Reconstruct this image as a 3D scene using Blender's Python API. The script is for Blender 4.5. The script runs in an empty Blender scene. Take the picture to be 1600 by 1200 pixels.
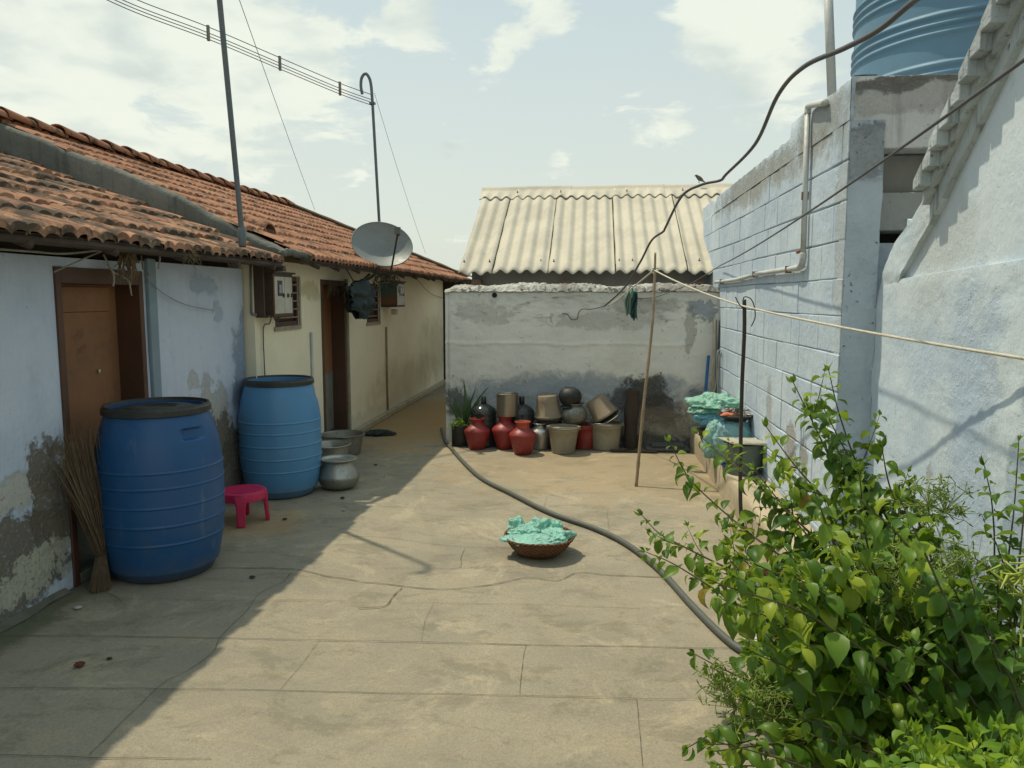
import bpy, math, random
from mathutils import Vector, Matrix, Euler, noise as mn
R_ = random.Random(7)
sc = bpy.context.scene
col = sc.collection
# ------------------------------------------------------------------ camera, world, sun
cd = bpy.data.cameras.new('camera'); cam = bpy.data.objects.new('camera', cd); col.objects.link(cam)
cam.location = (0, 0, 1.55); cam.rotation_euler = (math.radians(90 - 6.4188), 0, math.radians(5.9469))
cd.sensor_width = 36; cd.lens = 27.0; cd.clip_start = .05; cd.clip_end = 3000
sc.camera = cam
SUN = Vector((.42, -.22, -1)).normalized()
sl = bpy.data.lights.new('sun', 'SUN'); so = bpy.data.objects.new('sun', sl); col.objects.link(so)
sl.energy = 3.1; sl.angle = math.radians(.9); sl.color = (1, .89, .68)
so.rotation_euler = SUN.to_track_quat('-Z', 'Y').to_euler()
sc.view_settings.view_transform = 'Standard'; sc.view_settings.look = 'None'
sc.view_settings.exposure = .15; sc.view_settings.gamma = 1
sc.cycles.max_bounces = 8; sc.cycles.transparent_max_bounces = 12

class NT:
    """small node helper"""
    def __init__(s, nt): s.nt = nt; s.N = nt.nodes; s.L = nt.links
    def put(s, sock, v):
        if v is None: return
        if isinstance(v, bpy.types.NodeSocket): s.L.new(v, sock)
        elif isinstance(v, (tuple, list)):
            n = len(sock.default_value)
            sock.default_value = tuple(v)[:n] if len(v) >= n else tuple(v) + (1,) * (n - len(v))
        else: sock.default_value = v
    def m(s, op, a, b=None, c=None, clamp=False):
        n = s.N.new('ShaderNodeMath'); n.operation = op; n.use_clamp = clamp
        for i, v in enumerate((a, b, c)): s.put(n.inputs[i], v)
        return n.outputs[0]
    def v(s, op, a, b=None, c=None):
        n = s.N.new('ShaderNodeVectorMath'); n.operation = op
        s.put(n.inputs[0], a)
        if b is not None: s.put(n.inputs[3 if op == 'SCALE' else 1], b)
        if c is not None: s.put(n.inputs[2], c)
        return n.outputs['Value' if op in ('LENGTH', 'DOT_PRODUCT', 'DISTANCE') else 'Vector']
    def sep(s, a):
        n = s.N.new('ShaderNodeSeparateXYZ'); s.put(n.inputs[0], a); return n.outputs
    def comb(s, x, y, z):
        n = s.N.new('ShaderNodeCombineXYZ')
        for i, v in enumerate((x, y, z)): s.put(n.inputs[i], v)
        return n.outputs[0]
    def noise(s, vec, scale=5, detail=5, rough=.55, dist=0, lac=2.0):
        n = s.N.new('ShaderNodeTexNoise'); s.put(n.inputs['Vector'], vec)
        n.inputs['Scale'].default_value = scale; n.inputs['Detail'].default_value = detail
        n.inputs['Roughness'].default_value = rough; n.inputs['Distortion'].default_value = dist
        n.inputs['Lacunarity'].default_value = lac
        return n.outputs[0]
    def noisec(s, vec, scale=5, detail=3):
        n = s.N.new('ShaderNodeTexNoise'); s.put(n.inputs['Vector'], vec)
        n.inputs['Scale'].default_value = scale; n.inputs['Detail'].default_value = detail
        return n.outputs[1]
    def vor(s, vec, scale=5, feature='F1', out='Distance'):
        n = s.N.new('ShaderNodeTexVoronoi'); n.feature = feature; s.put(n.inputs['Vector'], vec)
        n.inputs['Scale'].default_value = scale
        return n.outputs[out]
    def ss(s, v, lo, hi, a=0., b=1.):
        n = s.N.new('ShaderNodeMapRange'); n.interpolation_type = 'SMOOTHSTEP'; n.clamp = True
        s.put(n.inputs[0], v); n.inputs[1].default_value = lo; n.inputs[2].default_value = hi
        n.inputs[3].default_value = a; n.inputs[4].default_value = b
        return n.outputs[0]
    def mix(s, f, a, b, mode='MIX'):
        n = s.N.new('ShaderNodeMix'); n.data_type = 'RGBA'; n.blend_type = mode; n.clamp_factor = True
        s.put(n.inputs[0], f); s.put(n.inputs[6], a); s.put(n.inputs[7], b)
        return n.outputs[2]
    def blob(s, pos, c, r):
        """1 at c falling to 0 on the ellipsoid of radii r, negative outside"""
        d = s.v('SUBTRACT', pos, c); d = s.v('MULTIPLY', d, tuple(1. / q for q in r))
        return s.m('SUBTRACT', 1., s.v('LENGTH', d))
    def scaled(s, pos, k): return s.v('MULTIPLY', pos, k)

# sky : pale hazy daylight with broken cloud
w = bpy.data.worlds.new('World'); sc.world = w; w.use_nodes = True
W = NT(w.node_tree); bg = W.N['Background']
geo = W.N.new('ShaderNodeTexCoord'); D = W.v('NORMALIZE', geo.outputs['Generated'])
sky = W.N.new('ShaderNodeTexSky'); sky.sky_type = 'NISHITA'; sky.sun_disc = False
sky.sun_elevation = math.radians(64.6); sky.sun_rotation = math.radians(-62.3)
sky.air_density = 1.2; sky.dust_density = 3.5; sky.ozone_density = 1.0
dz = W.sep(D)[2]
hz = W.ss(dz, -.05, .55)
pale = W.mix(hz, (5.2, 5.55, 4.85), (3.75, 4.6, 4.75))
base = W.mix(.86, sky.outputs[0], pale)
pl = W.v('SCALE', D, W.m('DIVIDE', 1., W.m('ADD', W.m('MAXIMUM', dz, 0.), .22)))
n1 = W.noise(pl, 4.3, 10, .62, .35); n2 = W.noise(pl, 1.35, 4, .5)
bl = None
for (c, r, k) in (((-0.559, 0.784, 0.269), .24, 1.1), ((-0.433, 0.864, 0.256), .20, 1.0), ((-0.335, 0.904, 0.264), .10, .8), ((-0.591, 0.788, 0.173), .16, .4), ((-0.448, 0.873, 0.195), .14, .55),
                  ((-0.103, 0.950, 0.296), .045, 1.15), ((0.174, 0.940, 0.294), .11, 1.0), ((0.116, 0.939, 0.324), .08, .9), ((0.101, 0.973, 0.208), .05, .9), ((-0.215, 0.918, 0.333), .07, .7),
                  ((-0.046, 0.984, 0.172), .03, .6), ((0.213, 0.946, 0.246), .09, .8), ((-0.067, 0.934, 0.350), .06, .9), ((-0.305, 0.943, 0.130), .05, .25)):
    d = W.v('DISTANCE', D, c)
    q = W.m('MULTIPLY', W.ss(d, 0., r, 1., 0.), k)
    bl = q if bl is None else W.m('MAXIMUM', bl, q)
dens = W.m('ADD', W.m('MULTIPLY', W.m('SUBTRACT', n1, .5), 2.1), W.m('ADD', W.m('MULTIPLY', bl, .62), W.m('MULTIPLY', W.m('SUBTRACT', n2, .5), .5)))
mask = W.ss(dens, .14, .44)
shade = W.ss(W.noise(W.v('ADD', pl, (.05, -.04, 0)), 3.4, 6, .5, .2), .42, .68)
ccol = W.mix(shade, (6.1, 6.35, 5.5), (4.2, 4.75, 4.5))
fin = W.mix(W.m('MULTIPLY', mask, .85), base, ccol)
W.put(bg.inputs[0], fin); bg.inputs[1].default_value = .135

# ------------------------------------------------------------------ materials
def mat(name):
    m = bpy.data.materials.new(name); m.use_nodes = True
    t = NT(m.node_tree); t.mat = m; t.b = t.N['Principled BSDF']
    t.pos = t.N.new('ShaderNodeNewGeometry').outputs['Position']
    return t
def bump(t, h, strength=.5, dist=.01):
    n = t.N.new('ShaderNodeBump'); n.inputs['Strength'].default_value = strength; n.inputs['Distance'].default_value = dist
    t.put(n.inputs['Height'], h); t.L.new(n.outputs[0], t.b.inputs['Normal'])
def fin_(t, colour, rough=.8, metal=0., spec=None):
    t.put(t.b.inputs['Base Color'], colour); t.put(t.b.inputs['Roughness'], rough); t.put(t.b.inputs['Metallic'], metal)
    if spec is not None: t.b.inputs['Specular IOR Level'].default_value = spec
    return t.mat
def worn(name, c, c2=None, rough=.6, metal=0., sc_=6, amt=.6, b=.15, bd=.004, dirt=(.10, .085, .06), dirt_amt=.25, spec=None):
    """plain stuff with uneven tone, some dirt and a light bump"""
    t = mat(name); c2 = c2 or tuple(v * .72 for v in c)
    n = t.noise(t.pos, sc_, 6, .6); n2 = t.noise(t.pos, sc_ * 7, 4, .6)
    cc = t.mix(t.m('MULTIPLY', t.ss(n, .35, .65), amt), c, c2)
    cc = t.mix(t.m('MULTIPLY', t.ss(t.m('ADD', t.m('MULTIPLY', n, .5), t.m('MULTIPLY', n2, .5)), .5, .68), dirt_amt), cc, dirt)
    bump(t, n2, b, bd)
    r = t.m('ADD', rough, t.m('MULTIPLY', t.m('SUBTRACT', n2, .5), .25), clamp=True)
    return fin_(t, cc, r, metal, spec)

def plaster(name, c, c2, stains, rough=.9, bumps=.5, streak=0., grime=(.12, .11, .09), pits=.0, joints=None, speck=None):
    """painted plaster; stains: (centre, radii, colour, noise scale, edge, strength)"""
    t = mat(name); p = t.pos
    wob = t.v('ADD', p, t.v('SCALE', t.v('SUBTRACT', t.noisec(p, 2.2, 3), (.5, .5, .5)), .25))
    n = t.noise(p, 1.7, 6, .6, .3); f = t.noise(p, 26, 6, .65)
    cc = t.mix(t.ss(n, .38, .64), c, c2)
    cc = t.mix(t.m('MULTIPLY', t.ss(t.noise(p, 5.5, 7, .7), .56, .74), .35), cc, tuple(v * .72 for v in c2))
    h = t.m('MULTIPLY', f, .5)
    h = t.m('ADD', h, t.m('MULTIPLY', t.noise(p, 5, 5, .55), 1.1))
    if streak:
        s1 = t.noise(t.scaled(p, (14, 14, .9)), 1.6, 5, .6)
        cc = t.mix(t.m('MULTIPLY', t.ss(s1, .50, .70), streak), cc, grime)
        brush = t.noise(t.scaled(p, (60, 60, 4)), 1., 3, .6)
        h = t.m('ADD', h, t.m('MULTIPLY', brush, .35))
    for (ce, ra, sc_col, ns, edge, k) in stains:
        b = t.blob(wob, ce, ra)
        nn = t.noise(t.v('ADD', p, (ce[0] * 3.1, ce[1], ns)), ns * .9, 10, .74, .4)
        v = t.m('ADD', t.m('MULTIPLY', b, .62), t.m('MULTIPLY', t.m('SUBTRACT', nn, .5), 1.9))
        msk = t.ss(v, .10 - edge, .16 + edge)
        msk = t.m('MULTIPLY', msk, t.ss(b, -.25, .12))
        msk = t.m('MULTIPLY', msk, t.ss(t.noise(p, 38, 4, .7), .28, .50, .55, 1.))
        cc = t.mix(t.m('MULTIPLY', msk, k), cc, sc_col)
        h = t.m('SUBTRACT', h, t.m('MULTIPLY', msk, .9 * k))
    if pits:
        pt = t.ss(t.noise(p, 34, 3, .6), .66, .73)
        pt = t.m('MULTIPLY', pt, t.ss(t.noise(p, 3.5, 3), .45, .62))
        cc = t.mix(t.m('MULTIPLY', pt, pits), cc, grime)
        h = t.m('SUBTRACT', h, pt)
    if speck:
        (z0, z1, k, scol) = speck; zz = t.sep(p)[2]
        hs = t.noise(t.scaled(p, (3.2, 3.2, 15)), 1., 9, .72, .6)
        m1 = t.m('MULTIPLY', t.ss(hs, .54, .70), t.ss(zz, z0, z1)); m1 = t.m('MULTIPLY', m1, t.ss(t.noise(p, 2.3, 3), .42, .60))
        cc = t.mix(t.m('MULTIPLY', m1, k), cc, scol); h = t.m('SUBTRACT', h, t.m('MULTIPLY', m1, .8))
        sp = t.ss(t.noise(t.scaled(p, (1, 1, .7)), 13, 6, .6), .66, .71)
        cc = t.mix(t.m('MULTIPLY', sp, .45), cc, scol)
    if joints:
        cc, h = joints(t, cc, h)
    bump(t, h, bumps, .02)
    return fin_(t, cc, rough, 0., .25)

class MB:
    """mesh collector working in world coordinates"""
    def __init__(s): s.v = []; s.f = []
    def add(s, vs, fs, M=None):
        o = len(s.v)
        s.v += [(M @ Vector(q)) if M is not None else Vector(q) for q in vs]
        s.f += [tuple(i + o for i in q) for q in fs]
        return s
    def box(s, a, b, M=None, jit=0.):
        x0, y0, z0 = a; x1, y1, z1 = b
        vs = [(x, y, z) for z in (z0, z1) for y in (y0, y1) for x in (x0, x1)]
        if jit: vs = [tuple(c + R_.uniform(-jit, jit) for c in q) for q in vs]
        return s.add(vs, [(0, 2, 3, 1), (4, 5, 7, 6), (0, 1, 5, 4), (2, 6, 7, 3), (0, 4, 6, 2), (1, 3, 7, 5)], M)
    def tube(s, pts, r, n=8, caps=True, closed=False):
        pts = [Vector(p) for p in pts]; k = len(pts)
        rs = r if isinstance(r, (list, tuple)) else [r] * k
        o = len(s.v); up = None
        for i, p in enumerate(pts):
            if closed: tg = pts[(i + 1) % k] - pts[i - 1]
            else: tg = pts[min(i + 1, k - 1)] - pts[max(i - 1, 0)]
            if tg.length < 1e-9: tg = Vector((0, 0, 1))
            tg.normalize()
            if up is None: up = tg.orthogonal().normalized()
            up = (up - tg * up.dot(tg))
            if up.length < 1e-6: up = tg.orthogonal()
            up.normalize(); sd = tg.cross(up)
            for j in range(n):
                a = 2 * math.pi * j / n
                s.v.append(p + (up * math.cos(a) + sd * math.sin(a)) * rs[i])
        for i in range(k if closed else k - 1):
            i2 = (i + 1) % k
            for j in range(n):
                j2 = (j + 1) % n
                s.f.append((o + i * n + j, o + i * n + j2, o + i2 * n + j2, o + i2 * n + j))
        if caps and not closed:
            s.f.append(tuple(o + j for j in range(n))[::-1]); s.f.append(tuple(o + (k - 1) * n + j for j in range(n)))
        return s
    def lathe(s, prof, c=(0, 0, 0), n=48, M=None, wob=0.):
        vs = []; fs = []
        for (r, z) in prof:
            for j in range(n):
                a = 2 * math.pi * j / n
                rr = r * (1 + wob * mn.noise(Vector((math.cos(a) * 1.3, math.sin(a) * 1.3, z * 3 + c[0] * 7))))
                vs.append((c[0] + rr * math.cos(a), c[1] + rr * math.sin(a), c[2] + z))
        for i in range(len(prof) - 1):
            for j in range(n):
                j2 = (j + 1) % n
                fs.append((i * n + j, i * n + j2, (i + 1) * n + j2, (i + 1) * n + j))
        for i in (0, len(prof) - 1):
            if prof[i][0] > 1e-4:
                ring = tuple(i * n + j for j in range(n))
                if i == 0: fs.append(ring[::-1])
        return s.add(vs, fs, M)
    def grid(s, fn, nu, nv, M=None):
        vs = [fn(i / nu, j / nv) for i in range(nu + 1) for j in range(nv + 1)]
        fs = [(i * (nv + 1) + j, (i + 1) * (nv + 1) + j, (i + 1) * (nv + 1) + j + 1, i * (nv + 1) + j + 1) for i in range(nu) for j in range(nv)]
        return s.add(vs, fs, M)
    def prism(s, poly, a, b, axis='x'):
        """polygon of (p,q) pairs swept from a to b along an axis"""
        n = len(poly)
        def mk(t, p, q): return {'x': (t, p, q), 'y': (p, t, q), 'z': (p, q, t)}[axis]
        vs = [mk(a, p, q) for p, q in poly] + [mk(b, p, q) for p, q in poly]
        fs = [tuple(range(n))[::-1], tuple(range(n, 2 * n))] + [(i, (i + 1) % n, n + (i + 1) % n, n + i) for i in range(n)]
        return s.add(vs, fs)
    def build(s, name, m, parent=None, smooth=False, origin=None, sharp=None, bevel=0, solid=0, fixn=True):
        if parent is not None: o0 = world_of(parent)
        elif origin is not None: o0 = Vector(origin)
        else:
            xs = [q.x for q in s.v]; ys = [q.y for q in s.v]; zs = [q.z for q in s.v]
            o0 = Vector(((min(xs) + max(xs)) / 2, (min(ys) + max(ys)) / 2, min(zs)))
        me = bpy.data.meshes.new(name); me.from_pydata([tuple(q - o0) for q in s.v], [], s.f); me.validate()
        if fixn:
            import bmesh
            bm = bmesh.new(); bm.from_mesh(me); bmesh.ops.recalc_face_normals(bm, faces=bm.faces); bm.to_mesh(me); bm.free()
        if smooth:
            me.shade_smooth()
            if sharp: me.set_sharp_from_angle(angle=math.radians(sharp))
        me.materials.append(m)
        o = bpy.data.objects.new(name, me); col.objects.link(o)
        if parent is not None: o.parent = parent
        else: o.location = o0
        if solid:
            md = o.modifiers.new('thickness', 'SOLIDIFY'); md.thickness = solid; md.offset = 0
        if bevel:
            md = o.modifiers.new('bevel', 'BEVEL'); md.width = bevel; md.segments = 2; md.limit_method = 'ANGLE'
        return o
def world_of(o):
    v = Vector((0, 0, 0))
    while o is not None: v += Vector(o.location); o = o.parent
    return v
def tag(o, label, cat, group=None, kind=None):
    o['label'] = label
    if cat: o['category'] = cat
    if group: o['group'] = group
    if kind: o['kind'] = kind
    return o
def thing(name, label, cat, loc, group=None):
    o = bpy.data.objects.new(name, None); col.objects.link(o); o.empty_display_size = .1
    o.location = loc
    return tag(o, label, cat, group)
def struct(o): o['kind'] = 'structure'; return o
def rotM(loc, rx=0, ry=0, rz=0, s=1.):
    return Matrix.Translation(loc) @ Euler((math.radians(rx), math.radians(ry), math.radians(rz))).to_matrix().to_4x4() @ Matrix.Scale(s, 4)
def curve(pts, n=12, jit=0.):
    """Catmull-Rom through points"""
    P = [Vector(p) for p in pts]; P = [P[0] * 2 - P[1]] + P + [P[-1] * 2 - P[-2]]
    out = []
    for i in range(1, len(P) - 2):
        for k in range(n):
            t = k / n
            a, b, c, d = P[i - 1], P[i], P[i + 1], P[i + 2]
            q = .5 * ((2 * b) + (c - a) * t + (2 * a - 5 * b + 4 * c - d) * t * t + (3 * b - a - 3 * c + d) * t ** 3)
            if jit: q = q + Vector([R_.uniform(-jit, jit) for _ in range(3)])
            out.append(q)
    out.append(P[-2]); return out
def sag(a, b, s, n=16):
    a, b = Vector(a), Vector(b)
    return [a.lerp(b, i / n) - Vector((0, 0, s * 4 * (i / n) * (1 - i / n))) for i in range(n + 1)]
# ------------------------------------------------------------------ ground
t = mat('yard_concrete'); p = t.pos
n1 = t.noise(p, .9, 8, .62, .4); n2 = t.noise(t.scaled(p, (1, 1.9, 1)), 3.2, 8, .68, .5); n3 = t.noise(p, 60, 6, .7)
cc = t.mix(t.ss(n1, .36, .62), (.36, .322, .238), (.285, .26, .20))
cc = t.mix(t.m('MULTIPLY', t.ss(n2, .50, .60), .55), cc, (.375, .322, .222))
cc = t.mix(t.m('MULTIPLY', t.ss(t.noise(t.v('ADD', p, (9, 3, 0)), 2.1, 9, .7, .3), .55, .70), .5), cc, (.175, .158, .115))
cc = t.mix(t.m('MULTIPLY', t.ss(n3, .35, .75), .35), cc, (.19, .165, .115))
st_ = t.noise(t.scaled(p, (1, 1.7, 1)), 2.6, 12, .78, .5)
cc = t.mix(t.m('MULTIPLY', t.ss(st_, .51, .60), .55), cc, (.185, .17, .12))
cc = t.mix(t.m('MULTIPLY', t.ss(t.noise(t.v('ADD', p, (2, 8, 0)), 1.6, 12, .78, .6), .53, .62), .6), cc, (.46, .40, .28))
# yellow sandy dust gathered in the far passage and next to the pots
for ce, ra, k in (((-2.1, 9.6, 0), (1.0, 2.9, 1), .8), ((.5, 6.9, 0), (2.4, 1.5, 1), .28), ((-2.35, 5.0, 0), (.5, .5, 1), .5)):
    v = t.m('ADD', t.blob(p, ce, ra), t.m('MULTIPLY', t.m('SUBTRACT', t.noise(p, 3, 9, .75), .5), 2.2))
    cc = t.mix(t.m('MULTIPLY', t.ss(v, .05, .55), k), cc, (.42, .275, .115))
# white lime specks
sp = t.ss(t.noise(t.v('ADD', p, (4, 7, 0)), 9, 8, .72), .685, .73)
cc = t.mix(t.m('MULTIPLY', sp, .5), cc, (.50, .42, .29))
# wet mossy strip beside the blue wall
mo = t.m('ADD', t.blob(p, (-2.80, 3.0, 0), (.30, 1.7, 1)), t.m('MULTIPLY', t.m('SUBTRACT', t.noise(p, 7, 7, .7), .5), .9))
cc = t.mix(t.m('MULTIPLY', t.ss(mo, .0, .45), .75), cc, (.085, .10, .06))
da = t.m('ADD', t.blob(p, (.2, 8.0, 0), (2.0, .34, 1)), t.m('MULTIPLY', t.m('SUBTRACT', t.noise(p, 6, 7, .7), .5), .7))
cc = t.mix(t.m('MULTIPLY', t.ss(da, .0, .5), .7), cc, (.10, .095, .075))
gr_ = t.noise(p, 170, 5, .75)
cc = t.mix(t.m('MULTIPLY', t.ss(gr_, .45, .62), .38), cc, (.15, .132, .092))
cc = t.mix(t.m('MULTIPLY', t.ss(t.noise(t.v('ADD', p, (1, 1, 4)), 90, 4, .7), .60, .70), .35), cc, (.48, .41, .28))
h = t.m('ADD', t.m('MULTIPLY', n3, .5), t.m('ADD', t.m('MULTIPLY', n2, 1.0), t.m('MULTIPLY', n1, 1.2)))
bump(t, h, .55, .02)
GROUND = fin_(t, cc, .92, 0, .2)
g = MB()
g.grid(lambda u, v: (-4 + 8 * u, -1 + 17 * v, .004 * mn.noise(Vector((u * 8, v * 17, 0))) * (1 if .05 < u < .95 else 0) - .002), 80, 170)
o = g.build('yard_floor', GROUND, smooth=True, origin=(0, 0, 0)); struct(o)
EARTH = worn('bare_earth', (.30, .22, .13), (.24, .19, .12), .95, 0, .4)
e = MB(); e.add([(-600, -600, -.03), (600, -600, -.03), (600, 600, -.03), (-600, 600, -.03)], [(0, 1, 2, 3)])
struct(e.build('ground', EARTH, origin=(0, 0, 0)))

# joints and cracks in the floor : thin ragged furrows filled with dark dirt
DIRT = worn('crack_dirt', (.065, .055, .036), (.11, .09, .06), .95, 0, 20)
def ribbon(mb, pts, w0, zz=.0028, rag=.35):
    P = curve([(a, b, 0) for a, b, c in pts], 14)
    vs = []; fs = []
    for i, q in enumerate(P):
        tg = (P[min(i + 1, len(P) - 1)] - P[max(i - 1, 0)]).normalized(); sd = Vector((-tg.y, tg.x, 0))
        off = mn.noise(Vector((q.x * 7, q.y * 7, 3))) * w0 * 1.1
        ww = w0 * .62 * (.45 + rag * (mn.noise(Vector((q.x * 23, q.y * 23, 0))) + .5) * 2)
        vs += [q + sd * (off + ww / 2) + Vector((0, 0, zz)), q + sd * (off - ww / 2) + Vector((0, 0, zz))]
        if i: fs.append((2 * i - 2, 2 * i - 1, 2 * i + 1, 2 * i))
    mb.add(vs, fs)
cr = MB()
for wd, pts in (
    (.008, ((-2.702, 3.130, 0.000), (-2.106, 3.178, 0.000), (-1.451, 3.220, 0.000), (-0.806, 3.261, 0.000), (-0.284, 3.283, 0.000), (0.229, 3.317, 0.000), (0.708, 3.348, 0.000))),
    (.006, ((-2.336, 2.686, 0.000), (-1.568, 2.756, 0.000), (-0.902, 2.800, 0.000), (-0.296, 2.838, 0.000), (0.448, 2.882, -0.000))),
    (.006, ((-1.993, 2.269, 0.000), (-1.677, 2.284, 0.000), (-1.264, 2.320, -0.000))),
    (.011, ((-2.167, 4.076, 0.000), (-1.723, 4.112, 0.000), (-1.423, 4.010, 0.000), (-1.073, 3.931, 0.000), (-0.784, 3.896, 0.000), (-0.553, 3.975, 0.000), (-0.357, 4.111, 0.000), (-0.178, 4.091, 0.000), (-0.057, 4.223, 0.000), (0.105, 4.199, 0.000), (0.458, 4.196, 0.000))),
    (.011, ((-1.000, 3.892, 0.000), (-1.018, 3.748, 0.000), (-1.031, 3.646, 0.000), (-1.150, 3.602, 0.000))),
    (.004, ((-2.246, 3.620, 0.000), (-1.932, 3.619, 0.000), (-1.477, 3.675, 0.000), (-1.177, 3.689, 0.000), (-0.715, 3.712, 0.000), (-0.292, 3.740, 0.000), (0.255, 3.748, 0.000))),
    (.005, ((-1.587, 4.736, 0.000), (-1.330, 4.736, 0.000), (-0.885, 4.613, 0.000), (-0.519, 4.602, 0.000), (-0.083, 4.586, -0.000))),
    (.004, ((-1.996, 5.390, 0.000), (-1.528, 5.457, 0.000), (-1.040, 5.438, -0.000), (-0.570, 5.469, 0.000))),
    (.005, ((-1.177, 4.179, 0.000), (-0.957, 4.202, 0.000), (-0.751, 4.223, 0.000), (-0.766, 4.398, 0.000), (-0.769, 4.576, 0.000))),
    (.004, ((-2.006, 4.920, 0.000), (-1.736, 4.919, 0.000), (-1.537, 4.853, 0.000))),
    (.005, ((-1.680, 4.054, 0.000), (-1.676, 3.906, 0.000), (-1.727, 3.735, 0.000), (-1.694, 3.513, 0.000), (-1.682, 3.223, 0.000), (-1.642, 3.066, 0.000), (-1.668, 2.888, 0.000), (-1.708, 2.787, 0.000), (-1.701, 2.539, 0.000), (-1.687, 2.298, 0.000))),
    (.005, ((-0.581, 6.077, -0.000), (-0.369, 6.016, 0.000), (-0.261, 5.906, 0.000), (-0.163, 5.976, 0.000), (-0.011, 6.032, 0.000), (0.295, 6.085, 0.000))),
    (.004, ((-1.276, 6.068, 0.000), (-1.050, 6.049, -0.000), (-0.854, 5.965, 0.000))),
    (.004, ((0.131, 5.508, 0.000), (0.406, 5.486, 0.000), (0.761, 5.425, 0.000))),
    (.003, ((-0.663, 4.958, 0.000), (-0.524, 5.030, 0.000))),
    (.004, ((-0.278, 3.283, 0.000), (-0.278, 3.089, 0.000), (-0.267, 2.851, 0.000))),
    (.003, ((-0.788, 3.680, 0.000), (-0.786, 3.493, 0.000), (-0.754, 3.266, 0.000))),
    (.003, ((0.189, 2.865, 0.000), (0.186, 2.609, 0.000), (0.183, 2.420, 0.000))),
    (.003, ((0.121, 5.490, 0.000), (0.130, 5.055, 0.000))),
    (.003, ((-0.336, 5.898, 0.000), (-0.344, 5.476, -0.000))),
    (.004, ((-3.637, 4.265, 0.000), (-3.070, 3.858, 0.000))),
    (.003, ((-1.217, 3.238, 0.000), (-1.212, 2.992, 0.000), (-1.216, 2.787, 0.000)))):
    ribbon(cr, pts, wd * .85)
struct(cr.build('floor_cracks', DIRT, origin=(0, 0, 0)))

# ------------------------------------------------------------------ shared building materials
t = mat('clay_roof_tile'); p = t.pos
isl = t.N.new('ShaderNodeNewGeometry').outputs['Random Per Island']
cc = t.mix(isl, (.245, .105, .058), (.38, .195, .115))
cc = t.mix(t.ss(t.noise(p, 1.3, 4), .4, .65, 0, .5), cc, (.44, .22, .13))
mo = t.noise(p, 6.5, 8, .72, .3)
cc = t.mix(t.m('MULTIPLY', t.ss(mo, .50, .60), .85), cc, (.055, .045, .032))
cc = t.mix(t.m('MULTIPLY', t.ss(t.noise(t.v('ADD', p, (3, 1, 8)), 11, 7, .7), .60, .70), .5), cc, (.50, .36, .25))
bump(t, t.noise(p, 45, 6, .7), .5, .01)
TILE = fin_(t, cc, .9, 0, .2)
t = mat('soot_roof_tile'); p = t.pos
isl = t.N.new('ShaderNodeNewGeometry').outputs['Random Per Island']
cc = t.mix(isl, (.235, .115, .068), (.40, .22, .135))
cc = t.mix(t.m('MULTIPLY', t.ss(t.noise(p, 3.8, 8, .7, .3), .43, .56), .9), cc, (.050, .044, .032))
cc = t.mix(t.m('MULTIPLY', t.ss(t.noise(t.v('ADD', p, (5, 2, 1)), 9, 7, .7), .58, .68), .45), cc, (.40, .30, .19))
bump(t, t.noise(p, 45, 6, .7), .5, .01)
TILE_OLD = fin_(t, cc, .92, 0, .2)
WOOD_DK = worn('old_dark_timber', (.065, .045, .030), (.035, .027, .020), .85, 0, 12, b=.5)
WOOD_BR = worn('brown_door_timber', (.27, .125, .055), (.215, .098, .043), .7, 0, 3, b=.3, dirt_amt=.35)
WOOD_RD = worn('red_brown_frame_timber', (.095, .042, .024), (.055, .028, .018), .6, 0, 5, b=.3)
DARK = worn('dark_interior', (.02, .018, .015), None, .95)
PVC = worn('weathered_white_pipe', (.52, .545, .53), (.42, .44, .42), .5, 0, 6)
METAL_BL = worn('blue_grey_painted_steel', (.105, .135, .15), (.14, .16, .165), .45, .3, 8)
CEMENT = plaster('mossy_grey_cement', (.20, .195, .165), (.125, .13, .11), [], bumps=.9, streak=.55, grime=(.055, .06, .05))

def tiles(mb, x0, z0, slope, y0, y1, rows, m_, tw=.215, exp=.285, skip=None, jit=1.):
    """interlocking two-roll clay tiles climbing from the eave at x0 towards -x"""
    ln = exp * 1.22; c = 1 / math.sqrt(1 + slope * slope)
    n = int((y1 - y0) / tw)
    for r in range(rows):
        for k in range(n):
            ya = y0 + k * tw
            xa = x0 - r * exp * c; za = z0 + r * exp * c * slope
            if skip and skip(xa, ya + tw / 2): continue
            dz = R_.uniform(-.006, .006) * jit; dr = R_.uniform(-.012, .012) * jit; sk = R_.uniform(-.010, .010) * jit
            NU = 12; vs = []; fs = []
            for i in range(NU + 1):
                u = i / NU; yy = ya + u * tw * 1.04 + sk
                hh = .024 * abs(math.sin(u * math.pi * 2)) ** .7 + (.006 if u > .9 else 0)
                for s_, up in ((0, .020), (.12, .022), (1, .0)):
                    xx = xa - (s_ * ln + (dr if s_ == 0 else 0)) * c
                    zz = za + s_ * ln * c * slope + up + hh * (1 - .25 * s_) + dz
                    vs.append((xx, yy + sk * (s_ - .5), zz))
                vs.append((xa - dr * c + .002, yy, za + .020 + hh - .036 + dz))      # front lip
            for i in range(NU):
                a = i * 4; b = a + 4
                fs += [(a, b, b + 1, a + 1), (a + 1, b + 1, b + 2, a + 2), (a + 3, b + 3, b, a)]
            mb.add(vs, fs)

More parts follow.
